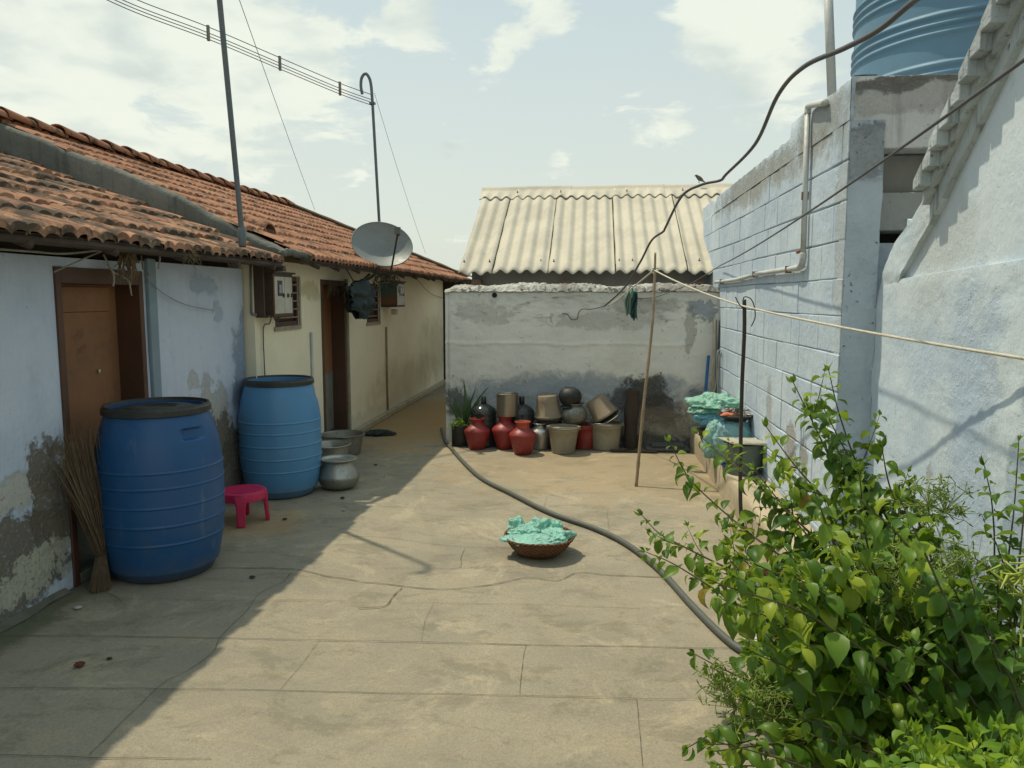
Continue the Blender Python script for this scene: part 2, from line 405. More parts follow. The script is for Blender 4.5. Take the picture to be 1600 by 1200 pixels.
# ------------------------------------------------------------------ house with the blue washed wall (left front)
XB = -2.76
def bj(t, cc, h):
    s = t.sep(t.pos)
    return cc, h
peel = (.155, .135, .10)
BLUEW = plaster('blue_wash_peeling', (.55, .62, .73), (.48, .56, .68), [
    ((XB, 2.9, .62), (.4, 1.35, .085), (.47, .46, .38), 3, .10, .8),
    ((XB, 3.60, .50), (.4, .20, .36), peel, 6, .03, .95),
    ((XB, 3.30, .25), (.4, .60, .36), peel, 5, .03, .95),
    ((XB, 3.42, .17), (.4, .38, .17), (.47, .47, .38), 9, .02, .9),
    ((XB, 3.62, .78), (.4, .05, .08), peel, 8, .03, .8),
    ((XB, 5.35, .66), (.4, .30, .33), (.43, .41, .35), 6, .04, .8),
    ((XB, 5.45, .50), (.4, .26, .28), peel, 7, .03, .9),
    ((XB, 5.60, .20), (.4, .55, .32), peel, 6, .04, .95),
    ((XB, 5.10, .95), (.4, .10, .08), (.42, .39, .33), 9, .03, .6),
    ((XB, 5.85, 1.0), (.4, .22, .55), (.19, .25, .34), 5, .12, .8),
    ((XB, 5.25, 1.62), (.4, .22, .08), (.27, .35, .46), 12, .10, .5),
    ((XB, 5.45, 1.45), (.4, .10, .10), (.27, .35, .46), 14, .10, .5)], bumps=.55, pits=.5, streak=.06)
h1 = thing('blue_house', 'blue-washed house with peeling wall foot, brown door and sooty tile roof, nearest left', 'house', (-4.2, 2.5, 0))
wl = MB()
DA, DB, DT = 3.72, 4.50, 1.71
def wallpanel(mb, x0, x1, ya, yb, za, zb, dy=.06):
    ny = max(2, int((yb - ya) / dy)); nz = max(2, int((zb - za) / dy))
    def f(u, v):
        y = ya + (yb - ya) * u; z = za + (zb - za) * v
        e = min(u, 1 - u, v, 1 - v)
        return (x1 + (.007 * mn.noise(Vector((y * 2.5, z * 2.5, x1))) + .003 * mn.noise(Vector((y * 11, z * 11, x1)))) * (1 if e > 1e-6 else 0), y, z)
    mb.grid(f, ny, nz)
    mb.add([(x0, ya, za), (x0, yb, za), (x0, yb, zb), (x0, ya, zb), (x1, ya, za), (x1, yb, za), (x1, yb, zb), (x1, ya, zb)],
           [(0, 1, 2, 3), (0, 4, 5, 1), (3, 2, 6, 7), (0, 3, 7, 4), (1, 5, 6, 2)])
wallpanel(wl, -3.02, XB, -1.2, DA, 0, 1.76)
wallpanel(wl, -3.02, XB, DB, 5.88, 0, 1.775)
wallpanel(wl, -3.02, XB, DA, DB, DT, 1.76)
wl.build('wall', BLUEW, h1, smooth=True, sharp=40, fixn=True)
ot = MB(); ot.box((-6.9, -1.2, 0), (-6.7, 5.88, 2.6)); ot.prism([(-6.69, 0), (-3.03, 0), (-3.03, 1.85), (-5, 2.6), (-6.69, 2.3)], -1.2, -1.02, 'y')
ot.build('rear_wall', BLUEW, h1)
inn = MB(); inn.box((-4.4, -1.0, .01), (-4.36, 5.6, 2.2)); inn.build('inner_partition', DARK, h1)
# plaster foot strip
ft = MB(); ft.grid(lambda u, v: (XB + .004 + .035 * v + .02 * mn.noise(Vector((u * 20, v, 0))), -1.0 + 4.65 * u, .022 * (1 - v) ** 1.5 + .003 + .012 * mn.noise(Vector((u * 26, v * 2, 5)))), 90, 4)
FOOT = worn('damp_foot_mortar', (.16, .16, .12), (.09, .10, .07), .9, 0, 9, b=.6)
ft.build('wall_foot', FOOT, h1, smooth=True)
# pilaster edge right of the door, painted darker blue
BLUE_D = plaster('darker_blue_wash', (.25, .32, .365), (.21, .275, .32), [], bumps=.4, pits=.3)
pz = MB(); pz.box((XB + .001, DB + .035, 0), (XB + .028, DB + .125, 1.79), jit=.003); pz.build('door_pilaster', BLUE_D, h1, bevel=.006)
# door
dfm = MB()
dfm.box((XB - .20, DA + .001, 0), (XB + .012, DA + .045, DT)); dfm.box((XB - .20, DB - .045, 0), (XB + .012, DB - .001, DT)); dfm.box((XB - .20, DA + .046, DT - .085), (XB + .012, DB - .046, DT - .001))
fr1 = dfm.build('door_frame', WOOD_RD, h1, bevel=.004)
dl = MB(); xd = XB - .14
dl.box((xd - .035, DA + .046, .30), (xd - .004, DB - .046, DT - .086))
dl.box((xd - .002, DA + .05, 1.47), (xd + .012, DB - .13, DT - .10)); dl.box((xd - .002, DA + .05, .36), (xd + .004, DA + .16, 1.468)); dl.box((xd - .002, DA + .162, .36), (xd + .003, DB - .13, 1.468)); dl.box((xd - .002, DA + .05, .30), (xd + .010, DB - .13, .358))
door1 = dl.build('door', WOOD_BR, h1, bevel=.003)
STUD = worn('dull_steel_stud', (.55, .52, .45), None, .4, .6)
kn = MB(); kn.lathe([(.001, .0), (.010, 0), (.011, .006), (.001, .009)], n=12, M=Matrix.Translation((xd + .012, DB - .27, 1.12)) @ Matrix.Rotation(math.pi / 2, 4, 'Y'))
kn.build('door_knob', STUD, door1); kn = MB(); kn.lathe([(.001, .0), (.006, 0), (.006, .004), (.001, .005)], n=10, M=Matrix.Translation((xd + .013, DA + .08, 1.10)) @ Matrix.Rotation(math.pi / 2, 4, 'Y'))
kn.build('door_latch', STUD, door1)
# chalk scribble scratched on the door : the number 310 and strokes below
ck = MB()
def stroke(mb, pts, x, w_=.004):
    mb.tube([(x, a, b) for a, b in pts], w_ * .4, 4)
bx, bz = 4.02, 1.27
for seg in ([(0, .06), (.02, .065), (.026, .05), (.012, .038), (.026, .028), (.02, .01), (0, .012)], [(.045, .07), (.05, .02)], [(.07, .075), (.09, .07), (.095, .04), (.08, .028), (.066, .04), (.07, .075)],
            [(.04, -.05), (.055, -.02), (.07, -.06)], [(.08, -.04), (.10, -.02), (.11, -.05)]):
    stroke(ck, [(bx + a, bz + b + a * .35) for a, b in seg], xd + .0135)
ck.build('chalk_writing', worn('faint_chalk', (.26, .16, .10), None, .95), door1)
kp = MB(); kp.box((xd - .035, DA + .046, .02), (xd - .008, DB - .046, .298)); kp.build('door_kick_sheet', worn('dull_tin_sheet', (.25, .26, .20), (.18, .19, .15), .6, .2, 7), h1)
sill = MB(); sill.box((XB - .2, DA + .046, 0), (XB + .01, DB - .046, .06)); sill.build('door_sill', FOOT, h1, bevel=.006)
# roof
S1 = .378; EX1, EZ1 = -2.42, 1.835
rf = MB(); tiles(rf, EX1, EZ1, S1, -1.2, 5.99, 10, None, jit=1.6)
r1 = rf.build('tile_roof', TILE_OLD, h1, smooth=True, sharp=50, fixn=False)
dk = MB(); dk.add([(EX1 - .03, -1.2, EZ1 - .012), (EX1 - .03, 5.95, EZ1 - .012), (-5.1, 5.95, EZ1 - .012 + 2.65 * S1), (-5.1, -1.2, EZ1 - .012 + 2.65 * S1)], [(0, 1, 2, 3)])
dk.add([(-5.1, -1.2, EZ1 + 2.65 * S1), (-5.1, 5.95, EZ1 + 2.65 * S1), (-7.2, 5.95, 2.0), (-7.2, -1.2, 2.0)], [(0, 1, 2, 3)])
dk.build('roof_boards', WOOD_DK, r1, solid=.02)
for i in range(11):
    ra = MB(); y = -.8 + i * .66 + R_.uniform(-.05, .05)
    ra.tube([(EX1 - .02, y, EZ1 - .055), (-5.0, y + R_.uniform(-.05, .05), EZ1 - .055 + 2.58 * S1)], [.024, .034], 7)
    ra.build('rafter', WOOD_DK, h1, smooth=True)
eb = MB(); eb.tube(curve([(EX1 - .035, -1.2, EZ1 - .028), (EX1 - .03, 1.5, EZ1 - .032), (EX1 - .035, 4, EZ1 - .028), (EX1 - .035, 5.9, EZ1 - .030)], 10, .003), .019, 6)
eb.box((EX1 - .10, -1.2, EZ1 - .045), (EX1 - .07, 5.9, EZ1 - .012))
eb.build('eave_batten', WOOD_DK, h1)
wp = MB(); wp.box((-3.0, -1.2, 1.776), (-2.86, 5.85, 1.86)); wp.build('wall_plate', WOOD_DK, h1)

# ------------------------------------------------------------------ cream house (left rear)
XC = -2.68
CREAM = plaster('cream_wall_paint', (.84, .775, .585), (.79, .725, .54), [
    ((XC, 11.0, .35), (.4, 2.2, .38), (.33, .29, .17), 2.5, .35, .5),
    ((XC, 12.7, .65), (.4, 1.2, .6), (.33, .295, .18), 2.0, .4, .55),
    ((XC, 7.2, 1.62), (.4, .35, .10), (.42, .36, .17), 4, .15, .6),
    ((XC, 9.0, .1), (.4, 3.5, .14), (.55, .54, .44), 6, .1, .5)], bumps=.18, pits=.2)
h2 = thing('cream_house', 'cream-walled house with clean red tile roof, half-open doorway and two barred windows, rear left', 'house', (-4.2, 10, 0))
wl = MB(); W1 = (6.30, 6.83, 1.30, 1.74); D2 = (7.42, 8.17, 1.73); W2 = (8.98, 9.50, 1.25, 1.72)
YE = 13.72
for a, b, c, d in ((5.90, W1[0], 0, 1.86), (W1[0], W1[1], 0, W1[2]), (W1[0], W1[1], W1[3], 1.86), (W1[1], D2[0], 0, 1.86), (D2[0], D2[1], D2[2], 1.86),
                   (D2[1], W2[0], 0, 1.86), (W2[0], W2[1], 0, W2[2]), (W2[0], W2[1], W2[3], 1.86), (W2[1], YE, 0, 1.86)):
    wallpanel(wl, -2.92, XC, a, b, c, d, .1)
wl.build('wall', CREAM, h2, smooth=True, sharp=40)
ot = MB(); ot.box((-6.9, 6.2, 0), (-6.7, 13.72, 2.2)); ot.box((-6.69, YE - .2, 0), (-2.93, YE - .001, 2.0)); ot.build('rear_wall', CREAM, h2)
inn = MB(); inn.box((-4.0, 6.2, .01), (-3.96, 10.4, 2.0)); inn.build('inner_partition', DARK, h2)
sk = MB(); sk.box((XC + .001, 8.30, 0), (XC + .06, YE - .02, .07)); sk.build('skirting', worn('pale_skirt_cement', (.42, .39, .28), (.30, .27, .18), .9), h2, bevel=.01)
def window(mb, a, b, c, d, name_parent):
    f = MB(); e = .022
    f.box((XC - .05, a + .001, c + .001), (XC - .005, a + e * 1.6, d - .001)); f.box((XC - .05, b - e * 1.6, c + .001), (XC - .005, b - .001, d - .001))
    f.box((XC - .05, a + e * 1.6 + .001, c + .001), (XC - .005, b - e * 1.6 - .001, c + .04)); f.box((XC - .05, a + e * 1.6 + .001, d - .04), (XC - .005, b - e * 1.6 - .001, d - .001))
    fr = f.build('window', WOOD_RD, name_parent)
    br = MB()
    for i in range(5):
        z = c + .075 + i * (d - c - .15) / 4
        br.tube([(XC + .004, a + .01, z), (XC + .004, b - .01, z)], .007, 6)
    br.build('window_bars', worn('rusty_light_bar', (.34, .30, .24), (.22, .15, .1), .6, .3, 30), fr)
    sh = MB(); sh.box((XC - .048, a + .037, c + .042), (XC - .038, b - .037, d - .042)); sh.build('shutter', worn('dark_red_shutter', (.07, .03, .018), None, .8), fr)
    mr = MB(); e2 = .035
    mr.box((XC + .002, a - e2, c - e2), (XC + .014, b + e2, c)); mr.box((XC + .002, b, c), (XC + .014, b + e2, d)); mr.build('window_moulding', worn('greyish_moulding', (.36, .33, .26), (.24, .20, .15), .9, 0, 10), fr)
window(None, *W1[:2], W1[2], W1[3], h2); window(None, *W2[:2], W2[2], W2[3], h2)
dfm = MB(); a, b, tp = D2
dfm.box((XC - .20, a + .001, 0), (XC + .01, a + .05, tp)); dfm.box((XC - .20, b - .05, 0), (XC + .01, b - .001, tp)); dfm.box((XC - .20, a + .051, tp - .06), (XC + .01, b - .051, tp - .001))
dfm.build('door_frame', WOOD_RD, h2, bevel=.004)
dl = MB(); dl.box((XC - .17, a + .052, .75), (XC - .14, b - .052, tp - .062)); dl.box((XC - .14, a + .09, .82), (XC - .13, b - .3, 1.2)); dl.box((XC - .14, a + .09, 1.25), (XC - .13, b - .3, 1.62))
dl.build('door', WOOD_BR, h2, bevel=.003, )
dl = MB(); dl.box((XC - .17, a + .052, .12), (XC - .14, b - .052, .749)); dl.build('door_lower_sheet', worn('grey_tin_patch', (.27, .28, .24), (.19, .21, .19), .55, .3, 5), h2)
sl_ = MB(); sl_.box((XC - .2, a + .051, 0), (XC + .02, b - .051, .11)); sl_.build('door_sill', WOOD_DK, h2)
pl2 = MB(); pl2.box((XC + .001, b + .01, 0), (XC + .02, b + .07, 1.75)); pl2.build('door_trim', worn('grey_green_trim', (.30, .29, .20), None, .9), h2)
for yy, zz0, zz1, cl in ((7.10, .0, 1.22, PVC), (9.79, .08, 1.17, worn('olive_conduit', (.28, .25, .15), None, .7))):
    c_ = MB(); c_.tube([(XC + .016, yy, zz0), (XC + .016, yy, zz1)], .013, 8); c_.build('wall_conduit', cl, h2, smooth=True)
S2 = .452; EX2, EZ2 = -2.32, 1.865
XR, YR = -4.7, 11.7; YH = 14.8
def hipskip(x, y):
    if y < 6.20 - .40 * (EX2 - x) / 2.4: return True
    return y > YH - (EX2 - x) * (YH - YR) / (EX2 - XR) - .05
rf = MB(); tiles(rf, EX2, EZ2, S2, 5.6, 14.8, 10, None, skip=hipskip, jit=.8)
r2 = rf.build('tile_roof', TILE, h2, smooth=True, sharp=50, fixn=False)
dk = MB()
ZR = EZ2 + (EX2 - XR) * S2
dk.add([(EX2 - .03, 6.2, EZ2 - .012), (EX2 - .03, YH - .04, EZ2 - .012), (XR, YR, ZR - .012), (XR, 5.78, ZR - .012)], [(0, 1, 2, 3)])
dk.add([(XR, YR, ZR - .01), (EX2 - .05, YH - .04, EZ2 - .01), (-7.1, YH, EZ2 - .01)], [(0, 1, 2)])
dk.add([(XR, 5.7, ZR - .02), (XR, YR, ZR - .02), (-7.1, YH, EZ2 - .02), (-7.1, 5.7, EZ2 - .02)], [(0, 1, 2, 3)])
dk.build('roof_boards', WOOD_DK, r2, solid=.02)
for i in range(13):
    ra = MB(); y = 6.4 + i * .62 + R_.uniform(-.05, .05); xe = EX2 - .03
    ra.tube([(EX2 + R_.uniform(-.05, .03), y, EZ2 - .06), (-4.4 if y < YR else -2.7, y, EZ2 - .06 + ((4.4 if y < YR else 2.7) + EX2) * S2)], [.022, .03], 7)
    ra.build('rafter', WOOD_DK, h2, smooth=True)
eb = MB(); eb.box((EX2 - .09, 6.2, EZ2 - .04), (EX2 - .05, 14.6, EZ2 - .006)); eb.build('eave_batten', WOOD_DK, h2)
# ridge of half round clay tiles
rd = MB(); y = 5.5; k = 0
while y < 11.55:
    l = .38
    def f(u, v, y=y, dzz=R_.uniform(-.008, .008)):
        a = math.pi * (u * 1.1 - .05); rr = .088 + .018 * (1 - v) - .01
        return (XR + rr * math.cos(a), y + l * v, ZR + .02 + rr * .75 * math.sin(a) + dzz + .02 * (1 - v))
    rd.grid(f, 10, 3); y += .33; k += 1
rd.build('ridge_tiles', TILE, r2, smooth=True, solid=.012, fixn=False)
hp = MB()
A, B_ = Vector((XR, YR - .1, ZR + .03)), Vector((EX2 - .02, YH + .02, EZ2 + .035))
hp.grid(lambda u, v: A.lerp(B_, u) + Vector((.8, .6, 0)) * (.13 * math.cos(math.pi * v)) + Vector((0, 0, .055 * math.sin(math.pi * v) + .012 * mn.noise(Vector((u * 20, v * 2, 1))))), 40, 8)
hp.build('cement_hip', worn('sandy_hip_mortar', (.27, .215, .155), (.19, .16, .12), .95, 0, 5, b=.7), r2, smooth=True)
# one upturned odd tile on the roof
ut = MB(); ut.grid(lambda u, v: (-2.83 - .20 * v, 6.62 + .11 * math.cos(math.pi * u), 2.12 + .085 * v + .075 * math.sin(math.pi * u)), 10, 4); ut.build('vent_tile', TILE, r2, smooth=True, solid=.012)
# mossy cement parapet between the two houses
pp = MB(); top = [(-4.883, 5.680, 2.995), (-4.587, 5.700, 2.882), (-4.357, 5.740, 2.803), (-4.134, 5.790, 2.697), (-3.781, 5.850, 2.568), (-3.545, 5.890, 2.457), (-3.306, 5.930, 2.360), (-3.066, 5.970, 2.211), (-2.924, 6.000, 2.137), (-2.776, 6.020, 2.057), (-2.675, 6.030, 2.001), (-2.573, 6.040, 1.970), (-2.499, 6.050, 1.930)]
def ppf(u, v):
    s_ = u * (len(top) - 1); i = min(int(s_), len(top) - 2); q = s_ - i
    x, y0, z = [top[i][k] * (1 - q) + top[i + 1][k] * q for k in range(3)]
    dp = max(.045, min(1, (1 - u) * 2.2) * .34)
    prof = [(0, -dp), (0, -dp * .6), (0, -dp * .3), (0, -.025), (.02, 0), (.06, .01), (.10, .01), (.14, -.01), (.15, -dp * .6), (.15, -dp)]
    a, b = prof[int(round(v * 9))]
    return (x, y0 + a + .008 * mn.noise(Vector((x * 6, b * 6, 0))), z + b + .014 * mn.noise(Vector((x * 7, a * 9, 2))) + .006 * mn.noise(Vector((x * 25, a * 9, 2))))
pp.grid(ppf, 60, 9)
o = pp.build('cement_parapet', CEMENT, None, smooth=True, sharp=60, origin=(-3.7, 6.1, 1.8))
tag(o, 'mossy grey cement parapet sloping between the two tiled roofs', 'parapet')
tag(MB().tube(curve([(-2.47, 5.97, 1.90), (-2.44, 6.08, 1.915), (-2.40, 6.2, 1.90), (-2.36, 6.28, 1.885)], 8, .006), [.03] * 25, 8).build('mortar_lump', CEMENT, None, smooth=True), 'grey mortar lump on the eave at the foot of the parapet', 'mortar')
# ------------------------------------------------------------------ rear yard wall
YB = 8.05
BACKW = plaster('old_white_wash', (.75, .735, .67), (.67, .655, .60), [
    ((-.1, YB, 1.62), (2.0, .4, .15), (.38, .37, .32), 5, .25, .35),
    ((.55, YB, 1.45), (.5, .4, .10), (.22, .20, .165), 7, .10, .45),
    ((-1.15, YB, 1.38), (.35, .4, .13), (.30, .285, .24), 14, .12, .4),
    ((.15, YB, 1.32), (.7, .4, .10), (.27, .25, .21), 8, .12, .35),
    ((1.00, YB, 1.22), (.05, .4, .28), (.26, .235, .18), 16, .08, .5),
    ((-.1, YB, .56), (1.7, .4, .20), (.24, .29, .345), 3.5, .22, .75),
    ((0.574, 8.050, 0.387), (.42, .4, .28), (.23, .275, .33), 5, .12, .85),
    ((0.544, 8.050, 0.575), (.28, .4, .24), (.085, .078, .065), 7, .07, .92),
    ((0.706, 8.050, 0.389), (.22, .4, .16), (.075, .068, .058), 9, .06, .85),
    ((-1.418, 8.050, 0.440), (.17, .4, .25), (.12, .125, .13), 6, .10, .9),
    ((0.274, 8.050, 0.484), (.16, .4, .14), (.11, .105, .095), 9, .06, .8),
    ((1.122, 8.050, 1.439), (.16, .4, .13), (.24, .285, .34), 8, .04, .8),
    ((1.136, 8.050, 0.462), (.14, .4, .16), (.17, .205, .245), 6, .12, .8),
    ((.75, YB, .20), (.75, .4, .27), (.24, .195, .13), 3.5, .2, .85),
    ((.75, YB, .02), (.9, .4, .14), (.07, .062, .05), 5, .15, .8)], bumps=.65, pits=.8, speck=(.95, 1.45, .8, (.20, .19, .16)))
bw = thing('yard_wall', 'old whitewashed yard wall with soot patch and broken rubble crest behind the red pots', 'wall', (-.1, 8.1, 0))
m_ = MB()
x0, x1 = -1.555, 1.30
def bwf(u, v):
    x = x0 + (x1 - x0) * u; z = 1.63 * v
    y = YB + .012 * mn.noise(Vector((x * 1.8, z * 1.8, 4))) + .004 * mn.noise(Vector((x * 9, z * 14, 9)))
    if z > 1.2: y += .014 * abs(mn.noise(Vector((x * 6, z * 22, 1)))) * min(1, (z - 1.2) * 4)
    d = z - (1.07 + .012 * mn.noise(Vector((x * 2, 0, 0))))
    if abs(d) < .016 and x < 1.0: y -= .008
    if v > .985: y += .02
    if u < .012: y += .02
    return (x, y, z)
m_.grid(bwf, 190, 110)
m_.box((x0 + .002, YB + .02, 0), (x1, YB + .22, 1.625))
m_.build('wall', BACKW, bw, smooth=True, sharp=55)
rb = MB()
def crest(u, v):
    x = x0 + (x1 - x0) * u; a = v
    e = min(1, min(u, 1 - u) * 25)
    hgt = .05 * math.sin(math.pi * min(1, a * .9 + .06)) * (.6 + .9 * (mn.noise(Vector((x * 2.2, a * 2, 7))) + .4)) + .018 * mn.noise(Vector((x * 14, a * 5, 2))) + .012 * mn.noise(Vector((x * 37, a * 13, 2)))
    return (x, YB - .012 + .25 * a + .012 * mn.noise(Vector((x * 15, a * 3, 5))), 1.605 + .03 * min(1, a * 6) + max(-.01, hgt) * e)
rb.grid(crest, 260, 14)
CREST = plaster('broken_lime_mortar', (.56, .54, .48), (.24, .23, .20), [], bumps=1.0, pits=.9, streak=.0, speck=(1.0, 1.2, .9, (.13, .125, .10)))
for i in range(120):
    x = R_.uniform(x0 + .06, x1 - .04); y = YB + abs(R_.gauss(.03, .05)); s_ = R_.uniform(.005, .016)
    M = rotM((x, y, 1.636 + R_.uniform(0, .03) * (1 if y > YB + .03 else 0)), R_.uniform(0, 90), R_.uniform(0, 90), R_.uniform(0, 90))
    rb.box((-s_ * 1.6, -s_, -s_ * .6), (s_ * 1.6, s_, s_ * .6), M, s_ * .35)
rb.build('rubble_crest', CREST, bw, smooth=False)
hol = MB(); hol.lathe([(.001, 0), (.02, .004), (.028, .012)], n=12, M=Matrix.Translation((-1.02, YB - .012, 1.575)) @ Matrix.Rotation(math.pi / 2, 4, 'X')); hol.build('broken_hole', DARK, bw)

# ------------------------------------------------------------------ shed with corrugated cement roof
sh = thing('shed', 'shed with cream corrugated cement-sheet roof and ridge cap behind the yard wall', 'shed', (.3, 9.8, 0))
SE = Vector((-1.538, 8.550, 1.820)); SR = Vector((-1.493, 10.750, 3.001))
ez, rz_ = SE.z, SR.z; ye, yr = 8.55, 10.75
SHW = plaster('shed_grey_plaster', (.27, .27, .255), (.22, .22, .21), [], bumps=.4)
m_ = MB(); m_.box((-1.38, 8.80, 0), (2.6, 9.0, 1.90)); m_.box((-1.38, 9.001, 0), (-1.2, 12.6, 1.77)); m_.prism([(9.001, 1.77), (9.001, 1.9), (10.75, 2.80), (12.6, 1.77)], -1.38, -1.2, 'x'); m_.build('wall', SHW, sh)
OBR = worn('old_brick', (.20, .11, .08), (.12, .08, .06), .9)
for x, z, s_ in ((-1.30, 1.70, .05), (-.30, 1.68, .05), (1.15, 1.67, .06)):
    m_ = MB(); m_.box((x - s_, 8.6, z - .02), (x + s_, 8.799, z + .05), jit=.01); m_.build('loose_brick', OBR, sh)
ASB = plaster('cement_sheet', (.57, .53, .43), (.475, .445, .365), [], bumps=.2, streak=.10, grime=(.32, .29, .21), pits=.3)
PIT, AMP = .146, .021
def corr(x): return AMP * math.cos(2 * math.pi * x / PIT)
seams = [-1.50, (-1.119, 8.550, 1.833)[0], (-0.493, 8.550, 1.831)[0], (0.249, 8.550, 1.828)[0], (1.025, 8.550, 1.825)[0], 2.1]
for i in range(5):
    a, b = seams[i] + .006, seams[i + 1] - .006
    n = int((b - a) / PIT * 12); m_ = MB()
    off = .010 * (i % 2); yo = R_.uniform(-.015, .015); ax = R_.uniform(-.004, .004)
    def f(u, v, a=a, b=b, off=off, yo=yo, ax=ax):
        x = a + (b - a) * u
        y = ye + yo + (yr - ye - yo) * v
        wx = .012 * mn.noise(Vector((0, v * 6, i * 3))) * (1 if u < .006 else 0)
        return (x + wx + ax * v, y, ez + (rz_ - ez) * (y - ye) / (yr - ye) + corr(x) + off + .004 * mn.noise(Vector((x * 2, y * 2, 1))))
    m_.grid(f, n, 24)
    m_.build('roof_sheet', ASB, sh, smooth=True, solid=.007, fixn=False)
m_ = MB()
def cap(u, v):
    x = -1.54 + 3.6 * u + 0
    if v < .7:
        q = v / .7; y = yr - .26 + .24 * q; yb_ = y
        z = ez + (rz_ - ez) * (y - ye) / (yr - ye) + .022 + corr(x) * (1 - q) ** 1.2
    else:
        a = math.pi * (1 - (v - .7) / .3); y = yr + .045 + .055 * math.cos(a); z = rz_ + .015 + .055 * math.sin(a)
    if int((x + 1.54) / .62) % 2: z += .006
    return (x, y, z)
m_.grid(cap, 400, 16)
m_.grid(lambda u, v: (-1.54 + 3.6 * u, yr + .1 + .25 * v, rz_ + .01 - .18 * v), 10, 2)
m_.build('ridge_cap', ASB, sh, smooth=True, sharp=60, solid=.008, fixn=False)
m_ = MB(); m_.grid(lambda u, v: (-1.5 + 3.6 * u, yr + .1 + 2.1 * v, rz_ - .03 - 1.15 * v), 6, 6); m_.build('rear_slope', ASB, sh, solid=.008)
RB = worn('rusty_bolt', (.10, .06, .04), None, .8, .3)
for px, py, y in ((730, 413, 0), (762, 413, 0), (841, 413, 0), (857, 413, 0), (956, 413, 0), (973, 413, 0), (1058, 412, 0), (1075, 412, 0)):
    x = (px - 925) / 1200 * 8.9 * .995 + 0.02; x = round(x / PIT) * PIT
    z = ez + (rz_ - ez) * .09 + AMP; bt = MB(); bt.lathe([(.012, 0), (.012, .006), (.005, .007), (.005, .025), (.0, .026)], (x, ye + .2, z + .008), 8); bt.build('roof_bolt', RB, sh)
for px in (810, 878, 975, 1062): 
    x = round(((px - 925) / 1200 * 10.8) / PIT) * PIT; bt = MB(); bt.lathe([(.014, 0), (.014, .006), (.006, .007), (.006, .03), (.0, .031)], (x, yr - .22, rz_ - .07 + AMP), 8); bt.build('roof_bolt', RB, sh)
m_ = MB(); m_.box((-1.44, ye + .30, ez + .03), (2.0, ye + .36, ez + .11)); m_.build('purlin', WOOD_DK, sh); m_ = MB(); m_.box((-1.44, yr - .1, rz_ - .12), (2.0, yr - .04, rz_ - .05)); m_.build('purlin', WOOD_DK, sh)

# ------------------------------------------------------------------ block wall on the right
XW = 1.29; YN = 4.18
GR = (.13, .125, .10)
BLOCKP = plaster('blue_white_lime_wash', (.53, .62, .69), (.44, .54, .63), [
    ((XW, 5.1, .55), (.3, .16, .22), (.27, .235, .18), 9, .10, .7),
    ((XW, 4.75, .50), (.3, .13, .22), (.25, .22, .17), 10, .10, .75),
    ((XW, 5.7, .75), (.3, .12, .25), (.30, .27, .20), 9, .15, .5),
    ((XW, 6.5, 2.45), (.3, 2.0, .16), (.27, .265, .215), 6, .25, .75),
    ((XW, 4.7, 2.55), (.3, .6, .25), (.28, .275, .225), 6, .2, .65),
    ((XW, 4.2, 1.9), (.3, .14, .7), (.30, .29, .23), 9, .15, .35)], bumps=.6, streak=.33, pits=.5, grime=(.38, .41, .42))
bk = thing('block_wall', 'tall concrete block wall washed pale blue, running along the right of the yard', 'wall', (1.38, 6.1, 0))
m_ = MB(); m_.box((XW + .012, YN + .012, 0), (XW + .125, 9.4, 2.44)); m_.build('mortar_bed', BLOCKP, bk)
m_ = MB(); zc = .05; k = 0
while zc < 2.44:
    z1 = min(zc + .2, 2.448); y = YN - (.2 if k % 2 else .0) ; 
    while y < 9.4:
        ly = .40 if R_.random() < .6 else R_.choice([.18, .2, .30])
        a, b = max(y, YN), min(y + ly, 9.4)
        if b - a > .03:
            o_ = R_.uniform(-.003, .003); g_ = .0012; tz = .004 * math.sin(a * 2 + k)
            m_.add([(XW + o_, a + g_, zc + .0025 + tz), (XW + o_, b - g_, zc + .0025 + tz), (XW + o_ + R_.uniform(-.002, .002), b - g_, z1 - .0025 + tz), (XW + o_, a + g_, z1 - .0025 + tz),
                    (XW + .06, a + g_, zc + .004 + tz), (XW + .06, b - g_, zc + .004 + tz), (XW + .06, b - g_, z1 - .005 + tz), (XW + .06, a + g_, z1 - .005 + tz)],
                   [(0, 1, 2, 3), (4, 7, 6, 5), (0, 4, 5, 1), (3, 2, 6, 7), (0, 3, 7, 4), (1, 5, 6, 2)])
        y += ly
    zc += .2; k += 1
m_.build('blocks', BLOCKP, bk, bevel=.006)
m_ = MB()
def topz(y): return 2.665 if y < 4.95 else (2.70 if y < 5.37 else 2.605)
def tw(u, v):
    y = YN + (9.4 - YN) * u
    pr = [(0, 0), (0, .33), (0, .66), (0, .93), (.015, 1), (.06, 1.01), (.125, 1), (.125, 0)]
    a, q = pr[int(round(v * 7))]
    zt = topz(y) + .010 * mn.noise(Vector((y * 9, a * 8, 0)))
    return (XW - .003 + a + .006 * mn.noise(Vector((y * 5, q * 3, 3))), y, 2.446 + (zt - 2.446) * q)
m_.grid(tw, 220, 7); m_.build('plaster_top', BLOCKP, bk, smooth=True, sharp=50)
m_ = MB(); m_.add([(XW, YN + .001, 2.446), (XW + .125, YN + .001, 2.446), (XW + .125, YN + .001, 2.66), (XW, YN + .001, 2.66)], [(0, 1, 2, 3)]); m_.build('end_face', BLOCKP, bk)
